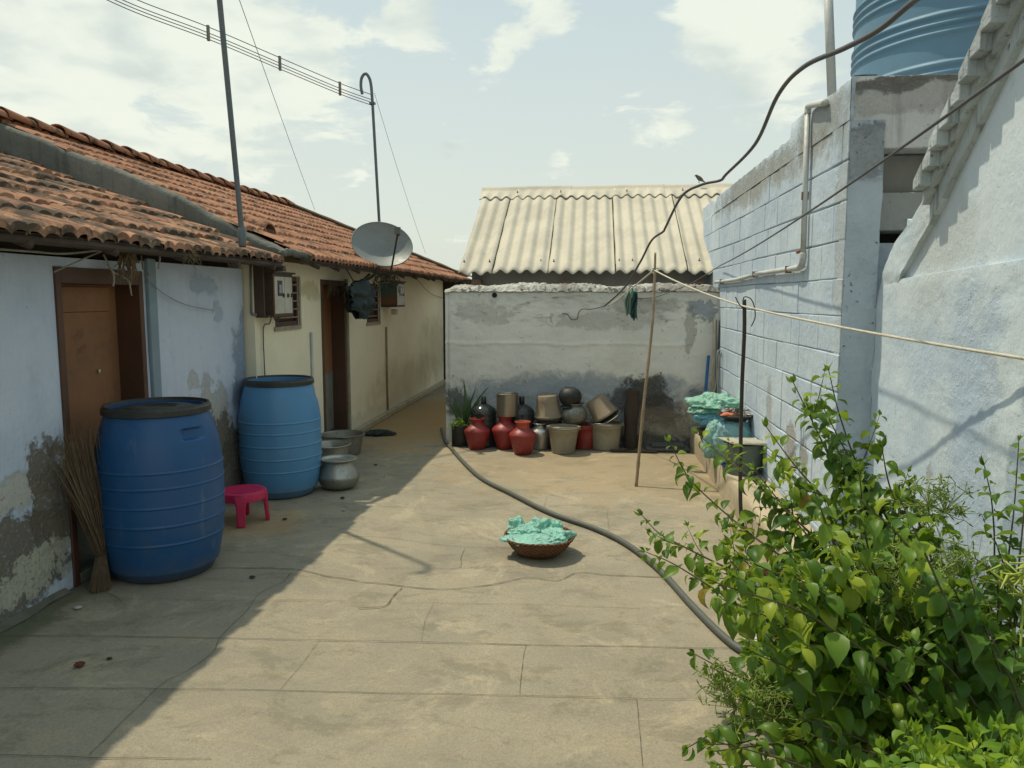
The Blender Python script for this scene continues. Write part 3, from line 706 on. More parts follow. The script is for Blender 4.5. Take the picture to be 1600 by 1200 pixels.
# low plinth along its foot
PL = plaster('pale_plinth_cement', (.46, .39, .27), (.36, .31, .22), [], bumps=.6, pits=.4)  # pale cement in its own uneven tone
m_ = MB()
def plf(u, v):
    y = 3.0 + 5.04 * u
    pr = [(1.03, 0), (1.03, .07), (1.03, .14), (1.035, .205), (1.05, .222), (1.12, .226), (1.2, .225), (1.285, .225)]
    x, z = pr[int(round(v * 7))]
    return (x + .012 * mn.noise(Vector((y * 3, z * 5, 0))), y, z + .006 * mn.noise(Vector((y * 4, x * 8, 1))) * (z > .01))
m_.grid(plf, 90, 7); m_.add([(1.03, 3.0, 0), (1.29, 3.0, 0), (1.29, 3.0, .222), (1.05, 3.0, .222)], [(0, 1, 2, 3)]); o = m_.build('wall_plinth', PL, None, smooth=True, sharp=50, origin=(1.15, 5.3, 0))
tag(o, 'low pale cement ledge along the foot of the blue block wall', 'plinth')

# ------------------------------------------------------------------ small tank house behind
th = thing('tank_house', 'stained concrete tank house with rough pillar and dark recess, rising behind the block wall', 'building', (2.1, 5.3, 0))
STC = plaster('stained_white_concrete', (.68, .70, .69), (.58, .60, .59), [
    ((1.9, 4.2, 2.66), (1.6, .5, .055), (.10, .10, .085), 9, .12, .85), ((1.7, 4.2, 2.58), (.8, .5, .10), (.25, .25, .22), 11, .2, .45)], bumps=.8, streak=.45, grime=(.24, .245, .225), pits=.7)
m_ = MB(); m_.box((1.304, YN - .001, 2.30), (3.2, YN + .16, 2.66), jit=.002); m_.box((XW + .205, YN + .161, 2.5), (3.2, 6.6, 2.62)); m_.box((3.0, YN + .17, 0), (3.2, 6.6, 2.49)); m_.box((1.5, 6.4, 0), (2.99, 6.6, 2.49))
m_.build('roof_parapet', STC, th, bevel=.008)
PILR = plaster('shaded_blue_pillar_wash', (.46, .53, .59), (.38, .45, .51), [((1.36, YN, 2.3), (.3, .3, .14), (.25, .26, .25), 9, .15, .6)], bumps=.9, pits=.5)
m_ = MB()
def pf(u, v):
    z = 2.44 * v; x = XW + .002 + .166 * u
    return (x + .006 * mn.noise(Vector((z * 5, u, 1))) * (u > .9), YN - .016 + .010 * mn.noise(Vector((x * 14, z * 7, 2))) + .006 * mn.noise(Vector((x * 40, z * 30, 2))), z)
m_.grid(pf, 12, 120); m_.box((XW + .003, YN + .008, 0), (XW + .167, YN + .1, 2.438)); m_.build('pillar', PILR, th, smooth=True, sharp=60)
SHP = plaster('dim_grey_panel', (.36, .385, .37), (.27, .29, .28), [], bumps=.6, pits=.4)
m_ = MB(); m_.box((1.44, YN + .12, 1.90), (2.0, YN + .2, 2.10), jit=.003); m_.build('recess_panel', SHP, th, bevel=.006)
m_ = MB(); m_.box((1.44, YN + .20, 2.11), (2.0, YN + .24, 2.299)); m_.build('recess_back', worn('dark_grey_recess', (.30, .32, .30), None, .9), th)
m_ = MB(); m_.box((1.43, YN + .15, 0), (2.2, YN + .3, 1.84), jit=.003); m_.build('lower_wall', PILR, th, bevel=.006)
m_ = MB(); m_.box((1.44, YN + .3, 1.841), (2.0, YN + .34, 1.899)); m_.build('recess_gap', DARK, th)
# water tank
tk = thing('water_tank', 'large blue-grey plastic water tank with ringed ribs on the tank house roof', 'water tank', (2.39, 5.33, 2.62))
prof = [(.70, 0), (.71, .03)]
z = .05
groups = [.20, .47, .72, .98, 1.22]
zz = [z]
while z < 1.45:
    r = .715
    for gz in groups:
        for q in (-.05, 0, .05):
            d = abs(z - gz - q)
            if d < .018: r += .014 * math.cos(d / .018 * math.pi / 2)
    prof.append((r, z)); z += .006
prof += [(.70, 1.47), (.60, 1.56), (.40, 1.62), (.25, 1.64), (.25, 1.72), (.0, 1.73)]
TANK = worn('faded_blue_tank_plastic', (.115, .24, .345), (.135, .265, .365), .62, 0, 1.5, b=.05, dirt_amt=.1)
m_ = MB(); m_.lathe(prof, (2.395, 5.33, 2.622), 128); m_.build('tank_body', TANK, tk, smooth=True)

# ------------------------------------------------------------------ plastered house on the right
rh = thing('plastered_house', 'pale blue plastered gable house with stepped grey roof verge, nearest on the right', 'house', (2.9, 1.6, 0))
RW = plaster('pale_blue_rough_plaster', (.60, .68, .72), (.48, .59, .68), [
    ((1.46, 3.1, .8), (.3, .22, .9), (.38, .49, .62), 3, .25, .75), ((1.46, 2.75, .75), (.3, .10, .5), (.30, .39, .50), 7, .12, .55), ((1.46, 3.4, 1.3), (.3, .5, .25), (.42, .53, .64), 2.5, .3, .7),
    ((1.46, 3.45, .62), (.3, .05, .30), (.36, .33, .28), 10, .10, .6), ((1.46, 3.0, .30), (.3, .5, .16), (.37, .31, .20), 5, .2, .7),
    ((1.47, 3.5, 1.75), (.3, .3, .3), (.44, .46, .44), 4, .3, .5)], bumps=.4, pits=.35, streak=.03)
def rk(px, py, x=1.38): return None
RK = [None, (1.375, 3.570, 2.006), (1.375, 3.541, 2.085), (1.375, 3.307, 2.328), (1.375, 3.085, 2.477), (1.375, 2.971, 2.569)]
# the verge is a straight rake : fit a line through the measured points
ys = [q[1] for q in RK[1:]]; zs = [q[2] for q in RK[1:]]
my = sum(ys) / 5; mz = sum(zs) / 5
SL = sum((a - my) * (b - mz) for a, b in zip(ys, zs)) / sum((a - my) ** 2 for a in ys)
def rz(y): return mz + SL * (y - my) - .02
YT = 1.1
WY = 4.165
low = [(1.460, 3.846, 1.640), (1.460, 2.813, 1.680)]
ls = (low[1][2] - low[0][2]) / (low[1][1] - low[0][1])
def lz(y): return low[0][2] + ls * (y - low[0][1])
m_ = MB()
ET = [(-.1, 4.165), (1.46, 4.165), (1.58, 4.13), (1.68, 4.07), (1.81, 3.95), (1.90, 3.76), (2.02, 3.58), (2.2, 3.40)]
def edge(z):
    for (a, b), (c, d) in zip(ET, ET[1:]):
        if z <= c: return b + (d - b) * (z - a) / (c - a)
    return ET[-1][1]
def lowf(u, v):
    z0 = lz(3.8 + (.2 - 3.8) * u * .98) * v; E0 = edge(z0); y = E0 + (-1.2 - E0) * u; z = lz(max(min(y, 3.86), .2)) * v
    e = 1 if 0 < v < 1 and 0 < u < 1 else 0
    rough = .010 * abs(mn.noise(Vector((y * 16, z * 16, 3)))) * max(0, min(1, (1.3 - abs(y - 3.0) * 2.5)))
    return (1.46 - (.010 * mn.noise(Vector((y * 2, z * 2, 0))) + .003 * mn.noise(Vector((y * 13, z * 13, 0))) + rough) * e, y, z)
m_.grid(lowf, 180, 70)
m_.grid(lambda u, v: (1.46 + .02 * v, 3.80 - 5.0 * u, lz(max(3.80 - 5.0 * u, .2)) + .004 * v), 60, 1)
# curved buttress like far edge of the wall
def inner(z): return 3.90 if z < 1.62 else max(3.45, 3.90 - (z - 1.62) * 1.35)
def zf(u): return 1.60 + .40 * u
m_.grid(lambda u, v: (1.460 - .010 * min(1, u * 5) + .004 * mn.noise(Vector((u * 9, v * 5, 0))), inner(zf(u)) + (edge(zf(u)) - inner(zf(u))) * v, zf(u)), 40, 8)
m_.grid(lambda u, v: (1.460 - .010 * min(1, u * 5) + .03 * v, inner(zf(u)), zf(u)), 40, 1)
m_.grid(lambda u, v: (1.455 + .3 * v, edge(2.0 * u), 2.0 * u), 60, 1)
m_.build('wall', RW, rh, smooth=True, sharp=45)
m_ = MB(); m_.prism([(3.87, 1.2), (3.87, 1.92), (3.60, rz(3.60) - .15), (YT, rz(YT) - .16), (-1.2, rz(YT) - .17), (-1.2, 1.2)], 1.476, 1.70, 'x'); m_.build('upper_wall', RW, rh)
VER = plaster('weathered_verge_cement', (.47, .52, .53), (.33, .37, .385), [], bumps=1.0, streak=.7, grime=(.13, .135, .125), pits=.7)
def rake(mb, xa, xb, ta, tb, y0=3.56, n=60, amp=.004):
    def f(u, v):
        y = y0 + (YT - y0) * u
        pr = [(xb, tb), (xa, tb), (xa, (ta + tb) / 2), (xa, ta), (xb, ta)]
        x, t_ = pr[int(round(v * 4))]
        return (x + amp * mn.noise(Vector((y * 6, t_ * 9, 0))), y, rz(y) + t_ + amp * mn.noise(Vector((y * 7, x * 9, 6))))
    mb.grid(f, n, 4)
    a = [(xb, tb), (xa, tb), (xa, ta), (xb, ta)]
    mb.add([(x, y0, rz(y0) + t_) for x, t_ in a], [(0, 1, 2, 3)])
m_ = MB(); rake(m_, 1.415, 1.75, -.085, -.012); rake(m_, 1.448, 1.70, -.17, -.086); m_.build('verge_band', VER, rh, smooth=True, sharp=40)
m_ = MB(); y = 3.56
while y > YT:
    l = .076; s_ = R_.uniform(-.008, .008); zt = rz(y)
    lo = zt - .024; hi_ = zt + .020; lo2 = lo + .012; hi2 = rz(y - l) + .018
    m_.add([(1.372 + s_, y, lo), (1.372 + s_, y, hi_), (1.372 + s_, y - l, hi2), (1.372 + s_, y - l, lo2),
            (1.78, y, lo - .006), (1.78, y, hi_), (1.78, y - l, hi2), (1.78, y - l, lo2 - .006)],
           [(0, 1, 2, 3), (7, 6, 5, 4), (0, 4, 5, 1), (1, 5, 6, 2), (2, 6, 7, 3), (3, 7, 4, 0)])
    y -= l
m_.build('verge_tiles', VER, rh, bevel=.005)
m_ = MB(); m_.add([(1.70, 3.6, rz(3.6) - .06), (6, 3.6, rz(3.6) - .06), (6, YT, rz(YT) - .06), (1.70, YT, rz(YT) - .06)], [(0, 1, 2, 3)])
m_.add([(1.42, YT, rz(YT)), (6, YT, rz(YT)), (6, -1.2, rz(YT) - 1.6), (1.42, -1.2, rz(YT) - 1.6)], [(0, 1, 2, 3)]); m_.build('roof', TILE_OLD, rh, solid=.04)
m_ = MB(); m_.box((1.75, 3.6, 0), (6, 3.8, 1.8)); m_.build('side_wall', RW, rh)
m_ = MB(); m_.box((1.4605, -1.2, 0), (6, -1.0, 1.9)); m_.build('side_wall', RW, rh)

m_ = MB()  # added planks that darken the bright slit past the end of the cream wall
for i in range(12): m_.box((-3.0 + i * .125, 13.90, .02), (-3.0 + i * .125 + .12, 13.93, 1.88))
tag(m_.build('passage_screen', WOOD_DK, None), 'dark plank gate added to hide the bright gap at the far end of the passage beside the cream wall', 'screen')
# ------------------------------------------------------------------ containers by the house wall
BLUEP = worn('deep_blue_drum_plastic', (.010, .078, .22), (.013, .082, .21), .42, 0, 2.2, b=.10, bd=.003, dirt=(.10, .12, .13), dirt_amt=.28)
BLUEL = worn('light_blue_drum_plastic', (.075, .245, .46), (.08, .225, .41), .40, 0, 2.2, b=.10, bd=.003, dirt=(.16, .18, .18), dirt_amt=.30)
def scuff(m):
    t = NT(m.node_tree); b = t.N['Principled BSDF']; pos = t.N.new('ShaderNodeNewGeometry').outputs['Position']
    src = b.inputs['Base Color'].links[0].from_socket
    s1 = t.ss(t.noise(t.scaled(pos, (7, 7, .8)), 2.2, 7, .7), .60, .70)
    s2 = t.ss(t.noise(t.scaled(pos, (3, 3, 16)), 3.0, 6, .7, .5), .685, .72)
    lowz = t.ss(t.m('ADD', t.sep(pos)[2], t.m('MULTIPLY', t.noise(pos, 9, 5), .18)), .05, .26, 1, 0)
    c1 = t.mix(t.m('MULTIPLY', s1, .22), src, (.22, .27, .30)); c1 = t.mix(t.m('MULTIPLY', s2, .5), c1, (.30, .38, .42)); c1 = t.mix(t.m('MULTIPLY', lowz, .55), c1, (.13, .115, .085))
    t.L.new(c1, b.inputs['Base Color'])
scuff(BLUEP); scuff(BLUEL)
LID = worn('grey_black_lid_plastic', (.022, .025, .022), (.035, .036, .030), .5, 0, 6, b=.2, dirt=(.13, .12, .09), dirt_amt=.35)
def drum(name, label, c, m, H, RB_, RL, handle_ang, lid):
    t_ = thing(name, label, 'drum', c, 'plastic storage drums')
    prof = [(.001, .0), (RB_ * .72, .0), (RB_ * .79, .012), (RB_ * .84, .05)]
    ribs = [.24, .35, .46, .57, .66]
    z = .06
    while z < H * .985:
        u = z / H
        r = RB_ * (.845 + .155 * math.sin(min(1, u / .42) * math.pi / 2)) if u < .42 else RB_ * (1 - .0 * (u - .42)) if u < .62 else RB_ - (RB_ - RL * .955) * (((u - .62) / .365) ** 1.9)
        for q in ribs:
            d = abs(u - q)
            if d < .0075: r += .0055 * math.cos(d / .0075 * math.pi / 2)
        prof.append((r, z)); z += .0035
    prof += [(RL * .955, H * .985), (RL * .95, H), (RL * .90, H), (RL * .90, H - .05), (.001, H - .06)]
    b = MB(); b.lathe(prof, c, 96)
    # moulded hand recess on the shoulder
    b2 = []
    a0 = math.radians(handle_ang); zc = H * .86
    for i, q in enumerate(b.v):
        dx, dy, dz = q.x - c[0], q.y - c[1], q.z - zc
        a = math.atan2(dy, dx); da = (a - a0 + math.pi) % (2 * math.pi) - math.pi
        if abs(da) < .22 and abs(dz) < .035 and dx * dx + dy * dy > (RL * .9) ** 2:
            k = min(1, (1 - abs(da) / .22) * 3) * min(1, (1 - abs(dz) / .035) * 2.5)
            s_ = 1 - .10 * k; b.v[i] = Vector((c[0] + dx * s_, c[1] + dy * s_, q.z))
    b.build('drum_body', m, t_, smooth=True, sharp=60)
    l = MB(); k = RL
    l.lathe([(k * .955, H * .965), (k * 1.0, H * .965), (k * 1.035, H * .970), (k * 1.035, H * 1.0), (k * 1.01, H * 1.006), (k * 1.0, H * 1.018), (k * .965, H * 1.018), (k * .95, H * 1.0), (k * .93, H * .985)] +
            ([(k * .70, H * .985), (k * .66, H * .997), (k * .40, H * 1.0), (k * .36, H * .99), (.001, H * .99)] if lid else [(k * .90, H * .96), (k * .88, H * .90)]), c, 80)
    l.build('lid' if lid else 'rim_ring', LID, t_, smooth=True, sharp=50)
    return t_
c1 = (-2.43, 4.05, 0); c2 = (-2.455, 5.80, 0)
d1 = drum('storage_drum', 'dark blue ribbed plastic drum with closed grey-black lid in front of the brown door', c1, BLUEP, .945, .335, .275, -25, True)
d2 = drum('storage_drum', 'light blue ribbed plastic drum with open black rim beside the dented pot', c2, BLUEL, .905, .315, .262, 20, False)
m_ = MB(); m_.lathe([(.001, .83), (.236, .83)], c2, 40); m_.build('water_surface', worn('drum_water', (.20, .22, .19), (.35, .28, .14), .12, 0, 9), d2)
def crumple(mb, c, r, seed, amp=.25, nu=96, nv=60, flat=.0, fr=2.2, M=None):
    vs = []; fs = []
    for i in range(nv + 1):
        th_ = math.pi * i / nv
        for j in range(nu):
            a = 2 * math.pi * j / nu
            d = Vector((math.sin(th_) * math.cos(a), math.sin(th_) * math.sin(a), math.cos(th_)))
            s_ = Vector((seed * 3.1, seed, 0))
            rm = (r[0] + r[1] + r[2]) / 3; w_ = Vector((d.x * r[0] / rm, d.y * r[1] / rm, d.z * r[2] / rm)); n1 = mn.noise(w_ * fr * .7 + s_); n2 = 1 - 2 * abs(mn.noise(w_ * fr * 1.7 + s_)); n3 = 1 - 2 * abs(mn.noise(w_ * fr * 4.2 + s_ * 2))
            k = 1 + amp * (n1 * 1.2 + .45 * n2 + .24 * n3)
            q = Vector((d.x * r[0] * k, d.y * r[1] * k, d.z * r[2] * k))
            if q.z < -flat * r[2]: q.z = -flat * r[2] + (q.z + flat * r[2]) * .12
            vs.append((c[0] + q.x, c[1] + q.y, c[2] + q.z))
    for i in range(nv):
        for j in range(nu):
            j2 = (j + 1) % nu
            fs.append((i * nu + j, (i + 1) * nu + j, (i + 1) * nu + j2, i * nu + j2))
    mb.add(vs, fs, M)
def plastic(name, c, tr=.35, rough=.33):
    t = mat(name); p = t.pos
    cc = t.mix(t.ss(t.noise(p, 9, 5), .35, .65), c, tuple(v * .8 for v in c))
    bump(t, t.m('ABSOLUTE', t.m('SUBTRACT', t.noise(p, 30, 5, .65, 1.2), .5)), .7, .015)
    fin_(t, cc, rough, 0, .5)
    tl = t.N.new('ShaderNodeBsdfTranslucent'); t.put(tl.inputs[0], cc)
    mx = t.N.new('ShaderNodeMixShader'); mx.inputs[0].default_value = tr
    out = t.N['Material Output']; t.L.new(t.b.outputs[0], mx.inputs[1]); t.L.new(tl.outputs[0], mx.inputs[2]); t.L.new(mx.outputs[0], out.inputs[0])
    return t.mat
TEAL = plastic('thin_sea_green_plastic', (.40, .78, .66)); TEALD = plastic('teal_sack_plastic', (.36, .64, .66), .25, .4)
CYAN = plastic('bright_cyan_plastic', (.32, .72, .86)); GREENB = plastic('pale_green_plastic', (.44, .78, .64))
ALU = worn('dull_aluminium', (.42, .42, .38), (.30, .30, .27), .42, .75, 5, b=.25, bd=.003, dirt=(.12, .11, .08), dirt_amt=.5)
ALUD = worn('stained_aluminium', (.30, .295, .25), (.20, .195, .17), .5, .65, 6, b=.3, bd=.003, dirt=(.09, .08, .06), dirt_amt=.6)
STEEL = worn('bright_steel', (.46, .45, .41), (.34, .33, .29), .38, .7, 3, b=.1, dirt_amt=.2)
# dented round-bellied cooking pot
c = (-2.05, 5.99, 0)
t_ = thing('cooking_pot', 'dull silver round-bellied cooking pot on the floor beside the light blue drum', 'pot', c)
m_ = MB(); m_.lathe([(.001, 0), (.08, .0), (.125, .012), (.155, .045), (.172, .09), (.175, .108), (.170, .118), (.150, .155), (.128, .195), (.122, .215), (.128, .228)], c, 64, wob=.02)
m_.lathe([(.120, .228), (.118, .21), (.145, .15), (.165, .11), (.15, .05), (.001, .012)], c, 64); m_.build('pot_body', ALU, t_, smooth=True, sharp=50)
m_ = MB(); m_.lathe([(.119, .224), (.127, .222), (.150, .240), (.153, .247), (.148, .250), (.124, .236), (.119, .224)], c, 64); m_.build('pot_rim', ALU, t_, smooth=True)
def basin(name, label, cat, c, r0, r1, H, m, ww=.02, grp=None, n=56, M=None, rings=True):
    b = MB()
    pr = [(.001, .0), (r0 * .95, 0), (r0, .01)]
    for i in range(1, 9): pr.append((r0 + (r1 - r0) * i / 9 + (.004 if rings and i == 6 else 0), .01 + (H - .02) * i / 9))
    pr += [(r1, H - .008), (r1 + ww, H - .004), (r1 + ww + .003, H + .002), (r1 + ww, H + .006), (r1 - .002, H + .001), (r1 - .006, H - .01), (r0 - .006, .018), (.001, .014)]
    b.lathe(pr, c, n, M, wob=.01); return b.build(name, m, None, smooth=True, sharp=55) if cat is None else tag(b.build(name, m, None, smooth=True, sharp=55, origin=c if M is None else None), label, cat, grp)
basin('wide_pan', 'wide grey metal basin standing nearest the cream doorway, behind the other pans', 'basin', (-2.46, 7.33, 0), .17, .205, .20, ALUD, .014)
basin('wide_pan', 'pale-rimmed basin half hidden between the light blue drum and the silver pot', 'basin', (-2.38, 6.72, 0), .14, .17, .215, ALU, .024)
basin('black_bowl', 'small dark bowl peeping out behind the light blue drum', 'bowl', (-2.58, 6.62, .0), .09, .12, .235, LID, .008)
m_ = MB(); crumple(m_, (-2.40, 8.42, .022), (.15, .10, .03), 4, .4, flat=.5); tag(m_.build('rag', worn('dark_green_rag', (.03, .05, .045), (.02, .03, .03), .95, 0, 20), None, smooth=True), 'crumpled dark green rag on the floor beside the cream wall', 'rag')
# pink stool
PINK = worn('pink_stool_plastic', (.58, .022, .10), (.48, .018, .08), .38, 0, 4, b=.06, dirt_amt=.12)
c = (-2.405, 5.0, 0)
t_ = thing('stool', 'small pink plastic stool between the two blue drums', 'stool', c)
m_ = MB(); m_.lathe([(.001, .222), (.11, .222), (.125, .226), (.150, .226), (.158, .221), (.160, .212), (.158, .165), (.153, .165), (.153, .208), (.14, .214), (.001, .212)], c, 56); m_.build('seat', PINK, t_, smooth=True, sharp=40)
for k in range(4):
    a = math.radians(20 + 90 * k); u = Vector((math.cos(a), math.sin(a), 0)); s_ = Vector((-u.y, u.x, 0)); C0 = Vector(c)
    m_ = MB(); vs = []
    for z, rr, w_ in ((.218, .150, .045), (.19, .158, .040), (.12, .160, .030), (.0, .170, .026)):
        for a_, b_ in ((-1, 0), (1, 0), (1, -1), (-1, -1)): vs.append(C0 + u * (rr + .006 + b_ * .026) + s_ * (a_ * w_) + Vector((0, 0, z)))
    fs = [(3, 2, 1, 0), (12, 13, 14, 15)]
    for i in range(3):
        for j in range(4): fs.append((i * 4 + j, i * 4 + (j + 1) % 4, i * 4 + 4 + (j + 1) % 4, i * 4 + 4 + j))
    m_.add(vs, fs); m_.build('leg', PINK, t_, bevel=.007, smooth=True, sharp=50)
# stick broom leaning bristles up
BRM = worn('dry_coconut_rib', (.17, .12, .07), (.10, .07, .045), .85, 0, 30, b=.2)
t_ = thing('broom', 'dry stick broom leaning bristles-up between the door jamb and dark blue drum', 'broom', (-2.60, 3.72, 0))
m_ = MB()
for i in range(210):
    a = R_.uniform(0, 6.28); rr = R_.random() ** .5
    b0 = Vector((-2.595 + .055 * rr * math.cos(a), 3.70 + .055 * rr * math.sin(a), .0)); k0 = Vector((-2.62 + .026 * rr * math.cos(a + .5), 3.76 + .026 * rr * math.sin(a + .5), .17))
    L = R_.uniform(.5, .97) if R_.random() < .85 else R_.uniform(.9, 1.0)
    tp = Vector((-2.665 + .07 * rr * math.cos(a) * L, 3.74 + .20 * rr * math.sin(a) * L + R_.gauss(0, .055), .17 + .70 * L)); tp.x = max(tp.x, XB + .012)
    md = k0.lerp(tp, .5) + Vector((.01, R_.gauss(0, .012), 0))
    m_.tube([b0, k0, md, tp, tp + Vector((R_.uniform(-.005, .02), R_.gauss(0, .035), .05))], [.0026, .0026, .0022, .0014, .0006], 3, caps=False)
m_.tube([(-2.55, 3.66, .01), (-2.43, 3.60, .006), (-2.38, 3.55, .008)], .0018, 4)
m_.build('bristles', BRM, t_)
m_ = MB(); m_.tube([(-2.62 + .032 * math.cos(a * .6), 3.76 + .032 * math.sin(a * .6), .16 + .0022 * a) for a in range(28)], .004, 5); m_.build('binding_cord', worn('dark_cord', (.05, .04, .03), None, .9), t_)

# ------------------------------------------------------------------ pots and buckets in front of the rear wall
REDP = worn('dusty_red_plastic', (.27, .026, .022), (.21, .022, .02), .42, 0, 7, b=.10, dirt=(.30, .19, .15), dirt_amt=.28)
REDO = worn('orange_red_neck_plastic', (.42, .07, .03), (.33, .05, .025), .4, 0, 7)
BEIGE = worn('dusty_beige_plastic', (.31, .275, .195), (.225, .20, .145), .65, 0, 5, b=.15, dirt=(.14, .12, .08), dirt_amt=.35)
BEIGE2 = worn('brown_stained_plastic', (.26, .205, .135), (.20, .155, .10), .7, 0, 5, b=.15, dirt_amt=.4)
SOOT = worn('sooty_black_metal', (.018, .019, .018), (.035, .036, .033), .55, .2, 14, b=.6, bd=.004, dirt=(.12, .12, .11), dirt_amt=.25)
def waterpot(label, c, s_, neck=REDP):
    t_ = thing('water_pot', label, 'water pot', c, 'red plastic water pots')
    m_ = MB(); P_ = [(.001, 0), (.078, 0), (.086, .006), (.104, .06), (.120, .12), (.136, .175), (.138, .192), (.130, .208), (.098, .238), (.072, .258), (.066, .268)]
    m_.lathe([(r * s_, z * s_) for r, z in P_], c, 56); m_.build('pot_body', REDP, t_, smooth=True, sharp=60)
    m_ = MB(); m_.lathe([(r * s_, z * s_) for r, z in [(.066, .266), (.062, .285), (.066, .305), (.078, .318), (.080, .326), (.074, .328), (.060, .310), (.056, .285), (.060, .26)]], c, 48); m_.build('pot_neck', neck, t_, smooth=True, sharp=60)
waterpot('red plastic water pot nearest the leafy black planter', (-1.165, 7.72, 0), .98)
waterpot('red plastic water pot carrying the open steel drum on its mouth', (-.88, 7.78, 0), 1.03)
waterpot('frontmost red water pot, its neck paler orange than the body', (-.675, 7.52, 0), 1.0, REDO)
c = (-.86, 7.80, .338)
m_ = MB(); m_.lathe([(.001, 0), (.108, 0), (.112, .004), (.112, .222), (.118, .225), (.119, .232), (.115, .234), (.109, .226), (.108, .01), (.001, .008)], c, 56)
tag(m_.build('steel_drum', worn('brownish_steel', (.33, .29, .23), (.24, .21, .17), .33, .85, 4), None, smooth=True, sharp=40, origin=c), 'open brownish steel cylinder balanced on the mouth of a red water pot', 'vessel')
JAR = worn('smoky_clear_jar_plastic', (.055, .065, .065), (.03, .04, .04), .15, 0, 5, b=.1); JAR.node_tree.nodes['Principled BSDF'].inputs['Transmission Weight'].default_value = .35
def jar(label, c, cap):
    t_ = thing('water_jar', label, 'water jar', c, 'smoky water jars')
    m_ = MB(); pr = [(.001, 0), (.12, .0), (.135, .015)]
    for i in range(6): z = .03 + i * .055; pr += [(.135, z), (.128, z + .02), (.135, z + .04)]
    pr += [(.135, .36), (.120, .395), (.08, .425), (.04, .445), (.030, .45)]
    m_.lathe(pr, c, 48); m_.build('jar_body', JAR, t_, smooth=True)
    m_ = MB(); m_.lathe([(.030, .449), (.029, .50), (.031, .515), (.031, .525), (.026, .525), (.025, .45)] if cap else [(.030, .449), (.027, .49), (.026, .52), (.022, .52), (.022, .45)], c, 24); m_.build('jar_neck', JAR, t_, smooth=True)
jar('smoky clear water jar behind the leafy planter and left of the steel cylinder', (-1.12, 7.90, 0), False)
jar('smoky clear water jar with open neck just right of the steel cylinder', (-.72, 7.90, 0), True)
c = (-.52, 7.80, 0)
t_ = thing('metal_water_pot', 'small shiny steel water pot between the frontmost red pot and the handled bucket', 'water pot', c)
m_ = MB(); m_.lathe([(.001, 0), (.07, 0), (.082, .008), (.086, .06), (.110, .13), (.118, .165), (.108, .195), (.060, .225), (.052, .24), (.056, .25)], c, 48); m_.build('pot_body', STEEL, t_, smooth=True, sharp=50)
m_ = MB(); m_.lathe([(.056, .249), (.078, .262), (.080, .268), (.074, .27), (.048, .25)], c, 40); m_.build('pot_rim', STEEL, t_, smooth=True)
def bucket(name, label, c, r0, r1, H, m, handle=True, M=None, grp='buckets among the pots'):
    t_ = thing(name, label, 'bucket', c, grp)
    b = MB(); pr = [(.001, .006), (r0 * .9, .006), (r0 * .93, 0), (r0, .004), (r0 + (r1 - r0) * .3, H * .3), (r0 + (r1 - r0) * .6, H * .6), (r1 - .002, H * .86), (r1 + .002, H * .87), (r1 + .001, H - .012), (r1 + .010, H - .010), (r1 + .013, H), (r1 + .008, H + .005), (r1 - .003, H), (r0 - .004, .02), (.001, .016)]
    b.lathe(pr, c, 56, M); b.build('bucket_body', m, t_, smooth=True, sharp=55)
    if handle:
        h_ = MB(); h_.tube([(c[0] + (r1 + .012) * math.cos(a), c[1] - abs(math.sin(a)) * (r1 + .012), c[2] + H + .004 + .012 * math.sin(a)) for a in [math.pi * i / 24 for i in range(25)]], .0028, 6); h_.build('handle', STEEL, t_, smooth=True)
        for s_ in (-1, 1):
            l = MB(); l.box((c[0] + s_ * (r1 + .012) - .008, c[1] - .010, c[2] + H - .03), (c[0] + s_ * (r1 + .012) + .008, c[1] + .010, c[2] + H + .008)); l.build('handle_lug', m, t_, bevel=.003)
    return t_
bucket('plastic_bucket', 'beige bucket with thin wire handle folded on its rim, right of the steel pot', (-.275, 7.63, 0), .115, .152, .262, BEIGE)
bucket('plastic_bucket', 'larger beige bucket with a tilted tub and a slanted lid lying in its mouth', (.152, 7.88, 0), .138, .162, .265, BEIGE)
bucket('plastic_bucket', 'red bucket half hidden between the two beige buckets', (-.07, 7.90, 0), .11, .135, .245, REDP, False)
bk2 = MB(); bk2.lathe([(.001, 0), (.10, 0), (.112, .01), (.118, .16), (.125, .20), (.12, .2), (.001, .02)], (-.40, 7.92, 0), 40); tag(bk2.build('black_tub', LID, None, smooth=True, sharp=40), 'black tub in the gap behind the wire-handled bucket, under the upturned bucket', 'tub')
m_ = MB(); m_.lathe([(.001, .0), (.150, 0), (.156, .01), (.150, .02), (.001, .022)], (-.43, 7.87, .295), 40); m_.lathe([(.001, .0), (.125, 0), (.13, .06), (.12, .06), (.001, .02)], (-.43, 7.87, .236), 40)
tag(m_.build('metal_tray', SOOT, None, smooth=True, sharp=40), 'dark round tray under the upturned brown bucket', 'tray')
c = (-.44, 7.86, .32)
m_ = MB(); m_.lathe([(.001, .235), (.100, .235), (.108, .228), (.115, .17), (.135, .03), (.148, .022), (.150, .010), (.145, 0), (.135, 0), (.13, .02), (.001, .2)], c, 56, M=rotM((-.44, 7.86, .32), 2, -3, 0) @ Matrix.Translation((.44, -7.86, -.32)))
tag(m_.build('upturned_bucket', BEIGE2, None, smooth=True, sharp=55), 'brown-stained bucket turned upside down left of the sooty black pot', 'bucket')
